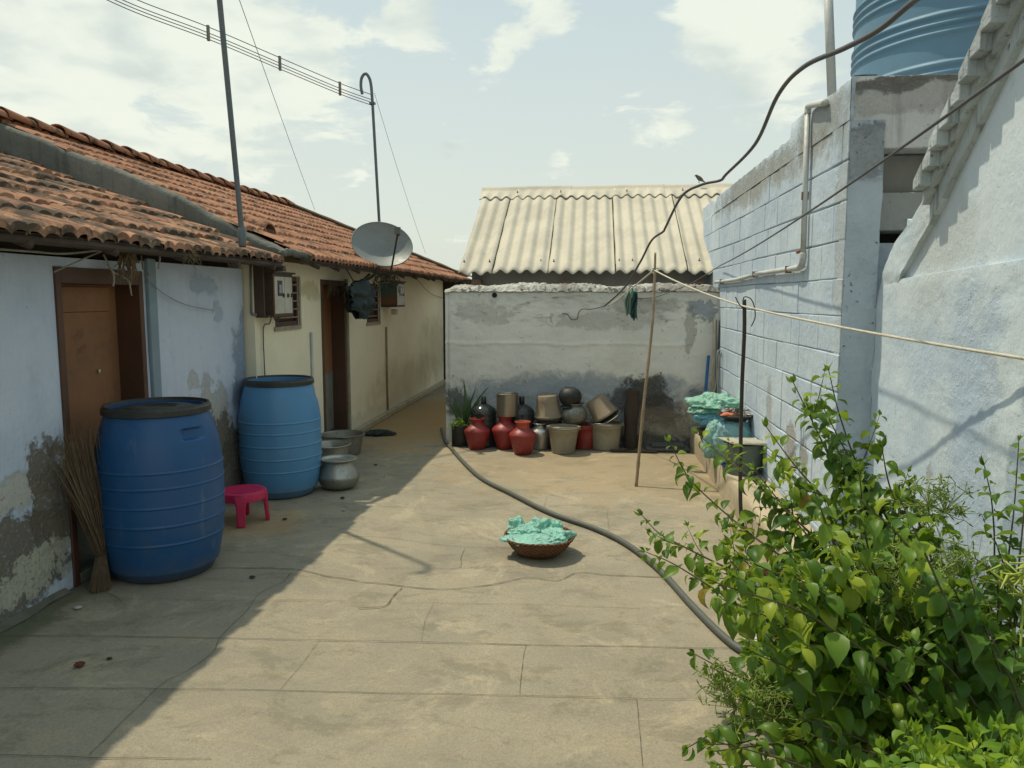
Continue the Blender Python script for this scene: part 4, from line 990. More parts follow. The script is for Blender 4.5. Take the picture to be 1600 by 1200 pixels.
def ball(name, label, c, r, H, m, M=None, cat='pot'):
    b = MB(); pr = [(.001, 0)]
    for i in range(1, 12):
        a = i / 12 * math.pi * .86; pr.append((r * math.sin(a * .98 + .12), H * (1 - math.cos(a)) / 1.9))
    zt = pr[-1][1]; pr += [(r * .62, zt + .008), (r * .74, zt + .018), (r * .76, zt + .026), (r * .6, zt + .016), (r * .56, zt)]
    b.lathe(pr, c, 56, M, wob=.02); return tag(b.build(name, m, None, smooth=True, sharp=60), label, cat)
ball('cooking_pot', 'grey round-bellied pot upside down under the sooty black pot', (-.175, 7.86, .245), .137, .215, ALUD)
ball('cooking_pot', 'sooty black pot turned upside down on top of the pile', (0, 0, 0), .119, .20, SOOT, rotM((-.205, 7.86, .635), 176, 6, 0))
m_ = MB(); m_.lathe([(.001, 0), (.098, 0), (.106, .008), (.132, .19), (.142, .196), (.14, .21), (.128, .206), (.10, .02), (.001, .016)], (0, 0, 0), 56, M=rotM((.035, 7.90, .515), 0, 147, 0))
tag(m_.build('tilted_tub', BEIGE2, None, smooth=True, sharp=55), 'brown-stained tub tipped on its side in the mouth of the larger beige bucket', 'tub')
m_ = MB(); m_.lathe([(.001, .0), (.10, 0), (.125, .012), (.13, .018), (.124, .02), (.001, .01)], (0, 0, 0), 48, M=rotM((.205, 7.86, .315), 6, -34, 0)); tag(m_.build('pan_lid', ALUD, None, smooth=True, sharp=40), 'grey lid slanting in the mouth of the larger beige bucket', 'lid')
m_ = MB(); pr = [(.001, 0)] + [(.070 + .004 * math.sin(z * 40), z * .01) for z in range(0, 60, 3)] + [(.068, .60), (.05, .598), (.001, .59)]
m_.lathe(pr, (.412, 7.96, 0), 30, wob=.25); tag(m_.build('wooden_stump', worn('rusty_brown_log', (.060, .040, .027), (.033, .026, .021), .9, 0, 8, b=.8), None, smooth=True, sharp=40), 'dark rusty-brown log standing upright under the soot patch', 'log')
m_ = MB(); m_.box((.56, 7.74, .006), (.99, 8.00, .032), jit=.006); m_.box((.62, 7.80, .034), (.95, 7.99, .055), jit=.006); tag(m_.build('stone_slab', worn('dark_slate', (.10, .10, .085), (.06, .06, .05), .8, 0, 6, b=.5), None, bevel=.006), 'flat dark stone slab on the floor at the corner of plinth and rear wall', 'slab')
for x, y, a in ((.36, 7.72, 4), (.50, 7.70, -3)):
    m_ = MB(); m_.box((-.16, -.025, .005), (.16, .025, .022), M=rotM((x, y, 0), 0, 0, a)); tag(m_.build('wood_strip', WOOD_DK, None), 'dark wood strip on the floor below the log, %s' % ('nearer the buckets' if x < .4 else 'nearer the bamboo pole'), 'wood strip')

# basket with sea green bag
c = (-.305, 4.53, 0)
WICK = None
t = mat('brown_wicker'); s_ = t.sep(t.v('SUBTRACT', t.pos, c))
ang = t.m('ARCTAN2', s_[1], s_[0]); wv = t.m('MULTIPLY', t.m('SINE', t.m('MULTIPLY', ang, 44)), t.m('SINE', t.m('MULTIPLY', s_[2], 300)))
cc = t.mix(t.ss(wv, -.5, .5), (.115, .055, .025), (.21, .105, .048)); cc = t.mix(t.m('MULTIPLY', t.ss(t.noise(t.pos, 14, 5), .45, .65), .5), cc, (.09, .05, .028))
bump(t, wv, .9, .006); WICK = fin_(t, cc, .8, 0, .25)
t_ = thing('wicker_basket', 'shallow brown wicker basket on the open floor holding sea green plastic bags', 'basket', c)
m_ = MB(); m_.lathe([(.001, .0), (.09, .0), (.13, .012), (.17, .045), (.200, .090), (.212, .115), (.204, .116), (.16, .05), (.11, .02), (.001, .012)], c, 72, wob=.03); m_.build('basket_body', WICK, t_, smooth=True)
m_ = MB(); m_.tube([(c[0] + .210 * math.cos(a), c[1] + .210 * math.sin(a), .114 + .004 * math.sin(a * 3)) for a in [2 * math.pi * i / 64 for i in range(64)]], [.0075 + .0015 * math.sin(i * 1.9) for i in range(64)], 7, closed=True); m_.build('basket_rim', WICK, t_, smooth=True)
m_ = MB(); crumple(m_, (c[0] - .02, c[1] - .07, .10), (.165, .10, .035), 2.2, .3); crumple(m_, (c[0] - .075, c[1] + .055, .115), (.11, .085, .040), 5.2, .38); crumple(m_, (c[0] + .01, c[1] + .11, .125), (.075, .055, .055), 7.4, .36)
crumple(m_, (c[0] + .105, c[1] - .01, .115), (.085, .09, .038), 9.1, .38); crumple(m_, (c[0] - .145, c[1] + .09, .135), (.045, .035, .05), 3.3, .45); crumple(m_, (c[0] + .095, c[1] + .06, .135), (.038, .035, .045), 6.3, .5, 40, 26)
tag(m_.build('plastic_bags', TEAL, None, smooth=True), 'crumpled sea green plastic bag heaped in the wicker basket', 'plastic bag'); m_ = None
bpy.data.objects['plastic_bags'].name = 'plastic_bag'

# ------------------------------------------------------------------ things on the plinth
c = (1.02, 6.92, .225)
basin('black_tub', 'round black tub on the plinth under the pale green and blue bags', 'tub', (1.12, 6.95, .2265), .12, .165, .15, LID, .01)
m_ = MB(); crumple(m_, (1.10, 6.92, .60), (.20, .15, .085), 1.3, .40); crumple(m_, (.985, 6.88, .545), (.11, .10, .05), 4.3, .4); tag(m_.build('plastic_bag', GREENB, None, smooth=True), 'pale green plastic bag lying on top of the black tub pile', 'plastic bag')
m_ = MB(); crumple(m_, (1.06, 6.85, .45), (.12, .09, .095), 8.3, .35); crumple(m_, (.99, 6.82, .50), (.08, .06, .04), 2.9, .35); tag(m_.build('plastic_bag', CYAN, None, smooth=True), 'bright cyan plastic bag squeezed between the black tub and pale green bag', 'plastic bag')
m_ = MB(); crumple(m_, (1.16, 6.35, .39), (.155, .15, .175), 6.6, .14, 80, 56, .92, 2.6); tag(m_.build('sack', TEALD, None, smooth=True), 'full teal plastic sack standing on the plinth behind the iron rod', 'sack')
m_ = MB(); crumple(m_, (1.02, 6.42, .36), (.085, .08, .16), 2.4, .3, flat=.8); tag(m_.build('plastic_bag', plastic('faded_teal_plastic', (.40, .66, .60)), None, smooth=True), 'faded teal plastic bag slumped against the full teal sack', 'plastic bag')
basin('shallow_dish', 'shallow dark dish of scraps on top of the full teal sack', 'dish', (1.175, 6.35, .555), .09, .145, .045, LID, .006)
m_ = MB()
for i in range(26):
    x, y = 1.175 + R_.gauss(0, .05), 6.35 + R_.gauss(0, .05); m_.tube([(x, y, .58), (x + R_.gauss(0, .03), y + R_.gauss(0, .03), .60 + R_.random() * .05), (x + R_.gauss(0, .05), y + R_.gauss(0, .04), .60 + R_.random() * .07)], [.003, .004, .002], 4)
tag(m_.build('dry_twigs', worn('dry_brown_peelings', (.16, .09, .04), (.10, .06, .03), .9, 0, 30), None), 'dry brown twigs and peelings heaped in the dish on the teal sack', 'twigs', None, 'stuff')
m_ = MB(); crumple(m_, (1.09, 6.27, .607), (.05, .035, .022), 3.7, .3, 32, 20); tag(m_.build('tomato_scrap', worn('orange_red_scrap', (.55, .12, .05), (.45, .20, .10), .6, 0, 20), None, smooth=True), 'orange-red food scrap in the dish on the teal sack', 'food scrap')
m_ = MB(); m_.lathe([(.001, .0), (.03, .002), (.042, .016), (.038, .018), (.001, .008)], (1.275, 6.29, .602), 24); tag(m_.build('small_bowl', STEEL, None, smooth=True), 'tiny shining steel bowl at the edge of the dish on the teal sack', 'bowl')
m_ = MB(); m_.lathe([(.001, 0), (.115, 0), (.12, .006), (.142, .215), (.150, .22), (.15, .232), (.14, .232), (.117, .012), (.001, .012)], (1.155, 5.88, .2275), 48); TUBG = worn('grey_green_tub_plastic', (.115, .15, .125), (.09, .12, .10), .6, 0, 6)
tag(m_.build('grey_tub', TUBG, None, smooth=True, sharp=50), 'grey-green tub on the plinth covered by a thin pale board', 'tub')
m_ = MB(); m_.box((-.155, -.17, 0), (.13, .15, .012), rotM((1.155, 5.88, .464), -3, 2, 12), .004); tag(m_.build('cover_board', worn('pale_grey_board', (.42, .40, .31), (.33, .31, .25), .8, 0, 6, b=.3), None, bevel=.002), 'thin pale board lying over the grey-green tub', 'board')
m_ = MB(); crumple(m_, (1.075, 6.12, .25), (.05, .09, .025), 7.7, .3, 32, 20, .6); tag(m_.build('blue_cloth', worn('navy_cloth', (.02, .045, .16), None, .9, 0, 20), None, smooth=True), 'small navy blue cloth on the plinth in front of the sacks', 'cloth')
# tools in the corner
m_ = MB(); m_.tube(curve([(1.135, 7.80, .235), (1.15, 7.88, .6), (1.185, 7.99, .96)], 6), .016, 10); tag(m_.build('blue_pipe', worn('bright_blue_pipe', (.02, .13, .33), (.02, .10, .25), .45, 0, 8), None, smooth=True), 'bright blue plastic pipe leaning in the corner by the rear wall', 'pipe')
t_ = thing('mop_stick', 'pale stick with a bright green lower sleeve leaning in the corner', 'stick', (1.205, 7.8, .23))
m_ = MB(); m_.tube([(1.213, 7.80, .50), (1.23, 8.0, 1.36)], .0105, 8); m_.build('stick', worn('pale_cane', (.40, .36, .26), (.28, .25, .18), .7, 0, 9), t_, smooth=True)
m_ = MB(); m_.tube([(1.205, 7.745, .235), (1.213, 7.799, .50)], .0155, 10); m_.build('green_sleeve', worn('bright_green_plastic', (.03, .42, .17), None, .4), t_, smooth=True)
m_ = MB(); m_.tube(curve([(1.262, 7.74, .24), (1.258, 7.80, .62), (1.27, 7.85, .90), (1.275, 7.88, 1.00), (1.262, 7.80, 1.03), (1.235, 7.76, .98), (1.235, 7.78, .70), (1.17, 7.78, .42), (1.165, 7.76, .25)], 10), .0085, 8); tag(m_.build('looped_hose', worn('grey_hose', (.26, .27, .24), (.18, .19, .17), .6, 0, 9), None, smooth=True), 'grey hose doubled over and propped in the corner against the block wall', 'hose')
m_ = MB(); m_.tube([(1.272, 7.96, .232), (1.270, 7.985, 1.32)], .018, 8); tag(m_.build('dark_post', worn('dark_grey_post', (.09, .10, .10), None, .7), None, smooth=True), 'dark grey post in the corner between the rear wall and block wall', 'post')

# bamboo pole, iron rod, clothes line
BAMB = worn('dry_bamboo', (.30, .215, .13), (.22, .155, .095), .6, 0, 14, b=.3, dirt=(.08, .06, .04), dirt_amt=.4)
Pb = [Vector((0.377, 6.283, 0.000)), Vector((0.428, 6.370, 0.629)), Vector((0.490, 6.460, 1.260)), Vector((0.509, 6.520, 1.576)), Vector((0.517, 6.580, 1.922))]
pts = curve(Pb, 14); m_ = MB(); m_.tube(pts, [(.0135 - .004 * i / len(pts)) + (.003 if i % 9 == 4 else 0) for i in range(len(pts))], 9)
tag(m_.build('bamboo_pole', BAMB, None, smooth=True), 'thin dry bamboo pole propped upright on the floor, holding the clothes line', 'pole')
Pr = [Vector((.99, 4.92, 0)), Vector((0.961, 4.950, 0.262)), Vector((0.957, 5.000, 0.919)), Vector((0.960, 5.000, 1.328)), Vector((0.953, 5.000, 1.538))]
t_ = thing('iron_rod', 'dark rusty iron rod standing behind the bush with bent wire hooks on top', 'rod', (.99, 4.92, 0))
RUST = worn('dark_rusted_iron', (.060, .052, .045), (.04, .035, .032), .75, .4, 20, b=.4)
m_ = MB(); m_.tube(curve(Pr, 10), .0125, 9); m_.build('shaft', RUST, t_, smooth=True)
m_ = MB(); m_.tube(curve([Pr[-1] + Vector((0, 0, -.03)), Pr[-1] + Vector((.0, .02, .014)), (0.988, 5.000, 1.546), (1.013, 5.000, 1.502), (1.023, 5.000, 1.430), (1.002, 5.000, 1.369)], 6), .0035, 6); m_.build('wire_hook', RUST, t_, smooth=True)
m_ = MB(); m_.tube(curve([Pr[-1] + Vector((-.005, -.015, -.06)), (0.918, 4.980, 1.510), (0.893, 4.980, 1.554)], 6), .0035, 6); m_.build('wire_hook', RUST, t_, smooth=True)
ROPE = worn('white_rope', (.62, .58, .46), (.48, .44, .34), .9, 0, 40, b=.8)
rt = (1.450, 2.602, 1.345)
A1 = Vector((0.508, 6.560, 1.778)); B1 = Vector((0.942, 5.000, 1.498)); 
rp = curve([(-0.135, 8.000, 1.372), (0.152, 7.600, 1.469), (0.346, 7.200, 1.626), A1], 8) + sag(A1, B1, .02)[1:] + sag(B1, rt, .015)[1:]
m_ = MB(); m_.tube(rp[8:], .0062, 7); tag(m_.build('clothes_line', ROPE, None, smooth=True), 'white rope clothes line from the bamboo pole past the iron rod to the right wall', 'rope')
m_ = MB(); cl_ = Vector((0.364, 7.200, 1.609)); 

def clf(x0_, w_, l_, ph):
    def f(u, v):
        k = .45 + .55 * min(1, v * 2.5) - .25 * max(0, v - .75) * 2
        return (cl_.x + x0_ + w_ * (u - .5) * k + .008 * math.sin(v * 6 + ph), cl_.y + .022 * math.sin(u * 9 + v * 4 + ph), cl_.z - .005 - l_ * v * (1 - .12 * abs(math.sin(u * 5 + ph))))
    return f
m_.grid(clf(.018, .065, .27, 1.0), 14, 18); t_ = m_.build('hung_cloth', plastic('dark_green_cloth', (.035, .11, .095), .15, .8), None, smooth=True, solid=.004); tag(t_, 'dark green cloth hanging from the clothes line left of the bamboo pole', 'cloth')
m_ = MB(); m_.grid(clf(-.03, .07, .23, 2.6), 14, 18); t_ = m_.build('hung_cloth', plastic('pale_green_cloth', (.20, .32, .25), .15, .8), None, smooth=True, solid=.004); tag(t_, 'pale green cloth pegged on the clothes line against the dark green one', 'cloth')
m_ = MB(); m_.box((cl_.x - .006, cl_.y - .012, cl_.z - .045), (cl_.x + .008, cl_.y + .012, cl_.z + .05)); tag(m_.build('clothes_peg', worn('green_peg_plastic', (.03, .35, .20), None, .4), None, bevel=.003), 'green plastic clothes peg gripping the dark cloth on the clothes line', 'peg')
m_ = MB(); m_.tube(curve([(cl_.x - .03, cl_.y, cl_.z - .02), (cl_.x - .05, cl_.y, cl_.z - .2), (cl_.x - .045, cl_.y, cl_.z - .32)], 6), .002, 5); tag(m_.build('loose_string', ROPE, None), 'thin pale string dangling beside the green cloth', 'string')
m_ = MB(); m_.tube([A1 + Vector((.014 * math.cos(a * .9), .014 * math.sin(a * .9), .002 * a - .01)) for a in range(16)] + [A1 + Vector((.04, .0, .01))], .003, 5); tag(m_.build('tie_string', worn('green_string', (.05, .25, .18), None, .7), None), 'green string knotted round the top of the bamboo pole', 'string')

# floor hose
hp_ = [(-1.749, 8.791, 0.000), (-1.646, 8.380, 0.000), (-1.492, 7.832, 0.000), (-0.984, 6.486, 0.000), (-0.611, 5.870, 0.000), (-0.282, 5.365, 0.000), (0.036, 5.017, 0.000), (0.234, 4.705, 0.000), (0.394, 4.270, 0.000), (0.511, 3.783, 0.000), (0.610, 3.428, 0.000), (0.692, 3.266, 0.000), (0.809, 3.249, 0.000), (0.952, 3.336, 0.000)]
m_ = MB(); m_.tube([q + Vector((0, 0, .018)) for q in curve(hp_, 10)], .0175, 12); tag(m_.build('garden_hose', worn('dark_grey_green_hose', (.085, .095, .08), (.06, .07, .06), .55, 0, 12, b=.15, dirt=(.22, .19, .13), dirt_amt=.35), None, smooth=True), 'thick dark grey hose curving across the yard floor', 'hose')

# ------------------------------------------------------------------ poles, dish, meters, cables
c = (-2.46, 5.74, 1.9)
t_ = thing('tall_pole', 'tall grey steel pole rising out of the picture where the two tiled roofs meet', 'pole', (-2.46, 5.30, 1.86))
pA = Vector((-2.460, 5.265, 2.002)); pB = Vector((-2.460, 5.069, 3.493)); dr_ = (pB - pA); 
hk = [pA - dr_ * .06, pA, pB, pB + dr_ * .06]
tp = pB + dr_ * .06; q = [tp + Vector((.0, -.07 + .07 * math.cos(a), .08 * math.sin(a))) for a in [math.pi * i / 10 for i in range(1, 11)]]
m_ = MB(); m_.tube(hk + q + [q[-1] - Vector((0, 0, .05))], .019, 10); m_.build('pole_tube', METAL_BL, t_, smooth=True, sharp=60)
m_ = MB(); m_.lathe([(.022, 0), (.028, .02), (.028, .12), (.022, .14)], tuple(pA + Vector((0, 0, -.10))), 16); m_.build('pole_collar', METAL_BL, t_, smooth=True)
t_ = thing('hooked_pole', 'slim grey pole with curled hook top behind the satellite dish', 'pole', (-2.5, 8.9, 1.9))
pA = Vector((-2.500, 8.986, 2.248)); pB = Vector((-2.485, 8.720, 3.730))
hk = [pA + Vector((0, 0, -.45)), pA, pB] + curve([pB, (-2.496, 8.720, 3.904), (-2.516, 8.720, 3.994), (-2.559, 8.720, 4.044), (-2.604, 8.720, 3.997), (-2.614, 8.720, 3.907), (-2.601, 8.720, 3.823)], 6)[1:]
m_ = MB(); m_.tube(hk, .0165, 10); m_.build('pole_tube', METAL_BL, t_, smooth=True, sharp=60)
m_ = MB(); m_.box((pB.x - .03, pB.y - .03, pB.z - .02), (pB.x + .03, pB.y + .03, pB.z)); m_.build('insulator_clamp', METAL_BL, t_)
WIRE = worn('dark_thin_wire', (.10, .10, .10), None, .6)
ps = [(210, 0), (325, 42), (437, 89), (531, 128), (580, 146)]
P3 = []; n5 = len(ps)
for k in range(4):
    pass
WP = [Vector((-4.184, 6.000, 4.163)), Vector((-4.093, 6.800, 4.198)), Vector((-3.719, 7.400, 4.145)), Vector((-3.256, 8.000, 4.024)), Vector((-2.785, 8.500, 3.888)), Vector((-2.490, 8.720, 3.813))]
for k, dz in enumerate((.0, -.055, -.085, -.115)):
    m_ = MB(); e = [q + Vector((0, .0, dz * (1 if i < 5 else 1))) for i, q in enumerate(WP)]
    m_.tube(curve(e, 8), .0042, 5); tag(m_.build('overhead_wire', WIRE, None), 'overhead wire ending at the hooked pole, %s of four' % ('topmost', 'second from top', 'third from top', 'lowest')[k], 'wire', 'overhead wires')
for k in (2, 3, 4):
    q = WP[k]; m_ = MB(); m_.box((q.x - .012, q.y - .014, q.z - .13), (q.x + .012, q.y + .014, q.z + .015)); tag(m_.build('wire_spacer', worn('grey_spacer', (.20, .19, .16), None, .7), None, bevel=.003), 'small grey spacer clamp on the overhead wires, %s' % ('left of the tall pole', 'midway between the two poles', 'nearest the hooked pole')[k - 2], 'spacer', 'wire spacers')
m_ = MB(); m_.tube(sag((-2.534, 5.400, 3.787), (-4.300, 11.761, 2.902), .02), .0028, 5); tag(m_.build('guy_wire', WIRE, None), 'thin guy wire slanting from the top edge down to the red roof ridge', 'wire')
m_ = MB(); m_.tube(sag((-2.461, 8.720, 3.833), (-3.000, 13.776, 2.341), .05), .0024, 5); tag(m_.build('guy_wire', WIRE, None), 'thin guy wire slanting from the hooked pole to the far end of the red roof', 'wire')
# dish : tipped up and facing the camera side
DC = Vector((-2.289, 8.300, 2.133)); 
t_ = thing('satellite_dish', 'grey oval satellite dish fixed at the eave of the cream house', 'satellite dish', tuple(DC))
DISH = worn('grey_dish_paint', (.20, .225, .215), (.155, .18, .175), .5, .1, 4, b=.1, dirt=(.16, .10, .06), dirt_amt=.35)
nrm = Vector((.18, -.80, .42)).normalized()
ux = Vector((-0.232, 0.971, 0.051)) - Vector((-0.296, 0.952, 0.082)); ux = (ux - nrm * ux.dot(nrm)).normalized(); uy = nrm.cross(ux).normalized()
if uy.z < 0: uy = -uy
AX, AY = .335, .265
def dishp(r, a, off=0): return DC + ux * (AX * r * math.cos(a)) + uy * (AY * r * math.sin(a)) + nrm * (.085 * (r * r - 1) + off)
m_ = MB(); n = 64; vs = []; fs = []
rr_ = [.001, .15, .3, .45, .6, .75, .88, 1.0]
for side, off in ((0, 0), (1, -.008)):
    for r in rr_:
        for j in range(n): vs.append(dishp(r, 2 * math.pi * j / n, off))
L_ = len(rr_)
for sd in (0, 1):
    for i in range(L_ - 1):
        for j in range(n):
            a = (sd * L_ + i) * n + j; b = (sd * L_ + i) * n + (j + 1) % n
            fs.append((a, b, b + n, a + n) if sd == 0 else (a + n, b + n, b, a))
m_.add(vs, fs); m_.tube([dishp(1.0, 2 * math.pi * j / n, -.004) for j in range(n)], .007, 6, closed=True); m_.build('reflector', DISH, t_, smooth=True, fixn=False)
lnb = Vector((-2.025, 7.970, 2.233)); bt_ = dishp(1.0, math.atan2((Vector((-2.208, 8.250, 1.909)) - DC).dot(uy), (Vector((-2.208, 8.250, 1.909)) - DC).dot(ux)))
m_ = MB(); m_.tube(curve([bt_ - Vector((.02, 0, .05)), bt_ + Vector((0, -.03, -.0)), lnb], 6), .010, 8); m_.build('feed_arm', RUST, t_, smooth=True)
m_ = MB(); m_.tube([lnb + Vector((0, -.02, .01)), lnb + Vector((-.012, .05, -.005)), lnb + Vector((-.02, .085, -.01))], [.022, .022, .030], 12); m_.box(tuple(lnb + Vector((-.03, -.035, -.025))), tuple(lnb + Vector((.03, -.005, .045)))); m_.build('receiver_head', worn('weathered_receiver', (.12, .12, .10), None, .7), t_, smooth=True, sharp=40)
m_ = MB(); m_.tube(curve([DC - nrm * .09 - Vector((0, 0, .02)), DC + Vector((-.03, .12, -.2)), (-2.47, 8.5, 1.78), (-2.66, 8.5, 1.70)], 6), .016, 8); m_.build('mount_arm', METAL_BL, t_, smooth=True)
# meter boxes
MWH = worn('off_white_meter_paint', (.50, .49, .42), (.42, .41, .34), .5, 0, 6, b=.1, dirt_amt=.3)
MBK = worn('black_meter_part', (.02, .022, .022), None, .3)
def meter(label, y0, y1, z0, z1, xf, doors, side, grp, boardy):
    t_ = thing('meter_box', label, 'meter box', (xf - .09, (y0 + y1) / 2, z0), grp)
    m_ = MB(); m_.box((XC + .004, y0, z0), (xf - .012, y1, z1)); m_.build('box_shell', side, t_, bevel=.003)
    m_ = MB(); e = .022; 
    m_.box((xf - .0118, y0, z0), (xf, y1, z0 + e)); m_.box((xf - .0118, y0, z1 - e), (xf, y1, z1)); m_.box((xf - .0118, y0, z0 + e), (xf, y0 + e, z1 - e)); m_.box((xf - .0118, y1 - e, z0 + e), (xf, y1, z1 - e)); m_.build('front_frame', WOOD_RD, t_)
    w_ = y1 - y0 - 2 * e; y = y0 + e; n = len(doors)
    for i, f in enumerate(doors):
        l = w_ * f; m_ = MB(); m_.box((xf - .0116, y + .003, z0 + e + .002), (xf + .004, y + l - .006, z1 - e - .002)); d_ = m_.build('meter_door', MWH, t_, bevel=.002)
        if i == 0:
            zc_ = z0 + (z1 - z0) * .66; m_ = MB(); m_.box((xf + .0045, y + l * .28, zc_ - .062), (xf + .010, y + l * .72, zc_ + .062)); wn = m_.build('meter_window', MBK, d_, bevel=.002)
            m_ = MB(); m_.box((xf + .0105, y + l * .38, zc_ - .04), (xf + .012, y + l * .62, zc_ + .03)); m_.build('meter_dial', worn('dial_grey', (.30, .34, .33), None, .3), wn)
        m_ = MB(); m_.box((xf + .0045, y + l * .78, z0 + (z1 - z0) * .45), (xf + .014, y + l * .90, z0 + (z1 - z0) * .45 + .032)); m_.build('latch', MBK, d_, bevel=.001)
        if i == 1: m_ = MB(); m_.box((xf + .0045, y + l * .30, z0 + (z1 - z0) * .45), (xf + .014, y + l * .46, z0 + (z1 - z0) * .45 + .032)); m_.build('latch', MBK, d_, bevel=.001)
        y += l
    m_ = MB(); m_.box((XC + .004, y0 - .01, z1 + .001), (xf + .02, y1 + .02, z1 + .016)); m_.build('rain_cover', worn('dark_roofing_sheet', (.06, .065, .06), None, .8), t_)
    return t_
BOARD = worn('dark_sooty_board', (.085, .05, .034), (.045, .033, .026), .85, 0, 6, b=.4, dirt_amt=.5)
t1_ = meter('larger meter box with two white doors on the cream wall beside the blue house corner', 5.99, 6.40, 1.395, 1.745, -2.555, (.55, .45), BOARD, 'electricity meter boxes', None)
sdm = mat('peeled_poster_paint'); zz_ = sdm.sep(sdm.pos)[2]
cc = sdm.mix(sdm.ss(sdm.m('ADD', zz_, sdm.m('MULTIPLY', sdm.noise(sdm.pos, 8, 4), .12)), 1.60, 1.72), (.16, .085, .035), (.05, .12, .105)); cc = sdm.mix(sdm.ss(sdm.m('ADD', zz_, sdm.m('MULTIPLY', sdm.noise(sdm.pos, 20, 4), .12)), 1.49, 1.55, 1, 0), cc, (.035, .03, .022)); SIDE2 = fin_(sdm, cc, .8)
t2_ = meter('smaller meter box with green and brown side on the cream wall below the satellite dish', 9.60, 10.02, 1.43, 1.745, -2.47, (1.,), SIDE2, 'electricity meter boxes', None)
m_ = MB(); m_.box((-2.75, 5.905, 1.40), (-2.60, 5.93, 1.84)); m_.box((-2.75, 5.931, 1.39), (-2.58, 5.985, 1.41)); m_.box((-2.60, 5.932, 1.76), (-2.44, 5.98, 1.80), jit=.004)
tag(m_.build('wooden_board', BOARD, None), 'dark sooty plank fixed beside the larger meter box at the corner', 'board')
m_ = MB(); m_.tube([(-2.70, 5.89, 1.42), (-2.69, 5.89, 1.82)], .010, 8); m_.tube([(-2.70, 5.89, 1.42), (-2.66, 5.90, 1.41)], .012, 8); tag(m_.build('grey_conduit', worn('grey_conduit', (.20, .21, .20), None, .6), None, smooth=True), 'short grey conduit running up the sooty plank', 'pipe')
BCB = worn('black_cable', (.085, .085, .09), None, .6)
m_ = MB(); m_.tube(curve([(-2.60, 6.05, 1.40), (-2.62, 6.04, 1.34), (-2.655, 6.03, 1.33), (-2.665, 6.02, 1.25), (-2.664, 6.02, .9), (-2.664, 6.01, .4)], 8, .001), .005, 6); tag(m_.build('meter_cable', BCB, None, smooth=True), 'thin cable dropping from the larger meter box down the cream wall', 'cable')
m_ = MB(); m_.tube(curve([(-2.60, 6.08, 1.395), (-2.58, 6.09, 1.34), (-2.60, 6.12, 1.33), (-2.59, 6.16, 1.37), (-2.6, 6.2, 1.395)], 8), .005, 6); tag(m_.build('meter_cable', BCB, None, smooth=True), 'short looped cable under the larger meter box', 'cable')
m_ = MB(); m_.box((-2.60, 9.80, 1.33), (-2.53, 9.88, 1.40)); tag(m_.build('junction_box', MWH, None, bevel=.006), 'small white junction box under the smaller meter box', 'junction box')
# dark bundle hung at the eave
bT = [(-2.420, 7.473, 1.651), (-2.420, 7.662, 1.692), (-2.420, 7.926, 1.730), (-2.420, 8.135, 1.735), (-2.420, 8.300, 1.683)]
bB = [(-2.420, 7.539, 1.454), (-2.420, 7.660, 1.394), (-2.420, 7.851, 1.324), (-2.420, 8.084, 1.365), (-2.420, 8.281, 1.417)]
def bnd(sd):
    def f(u, v):
        s_ = u * 4; i = min(int(s_), 3); q = s_ - i; A = Vector(bT[i]).lerp(Vector(bT[i + 1]), q); B = Vector(bB[i]).lerp(Vector(bB[i + 1]), q)
        p_ = A.lerp(B, v); th = math.sin(math.pi * u) ** .5 * math.sin(math.pi * min(1, v * .9 + .05)) ** .5
        p_.x += sd * .07 * th + .03 * math.sin(u * 13 + v * 3 + sd) + .02 * mn.noise(Vector((u * 7, v * 5, sd))) * 2
        p_.z += .02 * mn.noise(Vector((u * 9, 1, 2))) * v * 2
        return p_
    return f
m_ = MB(); m_.grid(bnd(1), 40, 30); m_.grid(bnd(-1), 40, 30)
t_ = thing('hanging_bundle', 'black-green cloth bundle hanging from the eave between the doorway and second window', 'bundle', (-2.42, 7.82, 1.4)); m_.build('cloth_bundle', plastic('black_green_cloth', (.018, .032, .030), .0, .75), t_, smooth=True, fixn=False)
m_ = MB(); m_.tube(curve([(-2.42, 7.82, 1.64), (-2.43, 8.0, 1.72), (-2.44, 8.3, 1.80)], 8), [.03] * 9 + [.015] * 8, 8); m_.tube([(-2.45, 7.5, 1.86), (-2.43, 7.8, 1.66)], .006, 6); m_.build('knotted_tie', plastic('black_tie_cloth', (.018, .032, .030), .0, .8), t_, smooth=True)
# twine, roots and wires gathered under the eave
rs = random.Random(3)
m_ = MB()
for i in range(26):
    y = rs.uniform(8.35, 9.3); x = -2.40 + rs.uniform(-.06, .04); z = 1.80 + rs.uniform(-.03, .05)
    m_.tube(curve([(x, y, z), (x + rs.uniform(-.05, .05), y + rs.uniform(-.12, .12), z - rs.uniform(.05, .12)), (x + rs.uniform(-.08, .05), y + rs.uniform(-.2, .2), z - rs.uniform(.02, .25))], 5, .004), rs.uniform(.003, .007), 4)
tag(m_.build('twine_tangle', worn('brown_tangle', (.09, .075, .05), (.05, .04, .03), .9, 0, 20), None), 'brown tangle of twine and cables under the eave below the satellite dish', 'tangle', None, 'stuff')
m_ = MB()
for i in range(22):
    y = rs.uniform(7.50, 8.12); z = 1.70 + rs.uniform(-.02, .03)
    m_.tube(curve([(-2.66 + .05 * rs.random(), y, z), (-2.64, y + rs.uniform(-.03, .03), z - rs.uniform(.03, .09)), (-2.64, y + rs.uniform(-.05, .05), z - rs.uniform(.08, .20))], 4, .003), rs.uniform(.003, .006), 4)
tag(m_.build('dried_garland', worn('dried_leaf_garland', (.13, .095, .055), (.07, .05, .03), .9, 0, 20), None), 'dried leaf garland hanging over the half-open doorway of the cream house', 'garland', None, 'stuff')
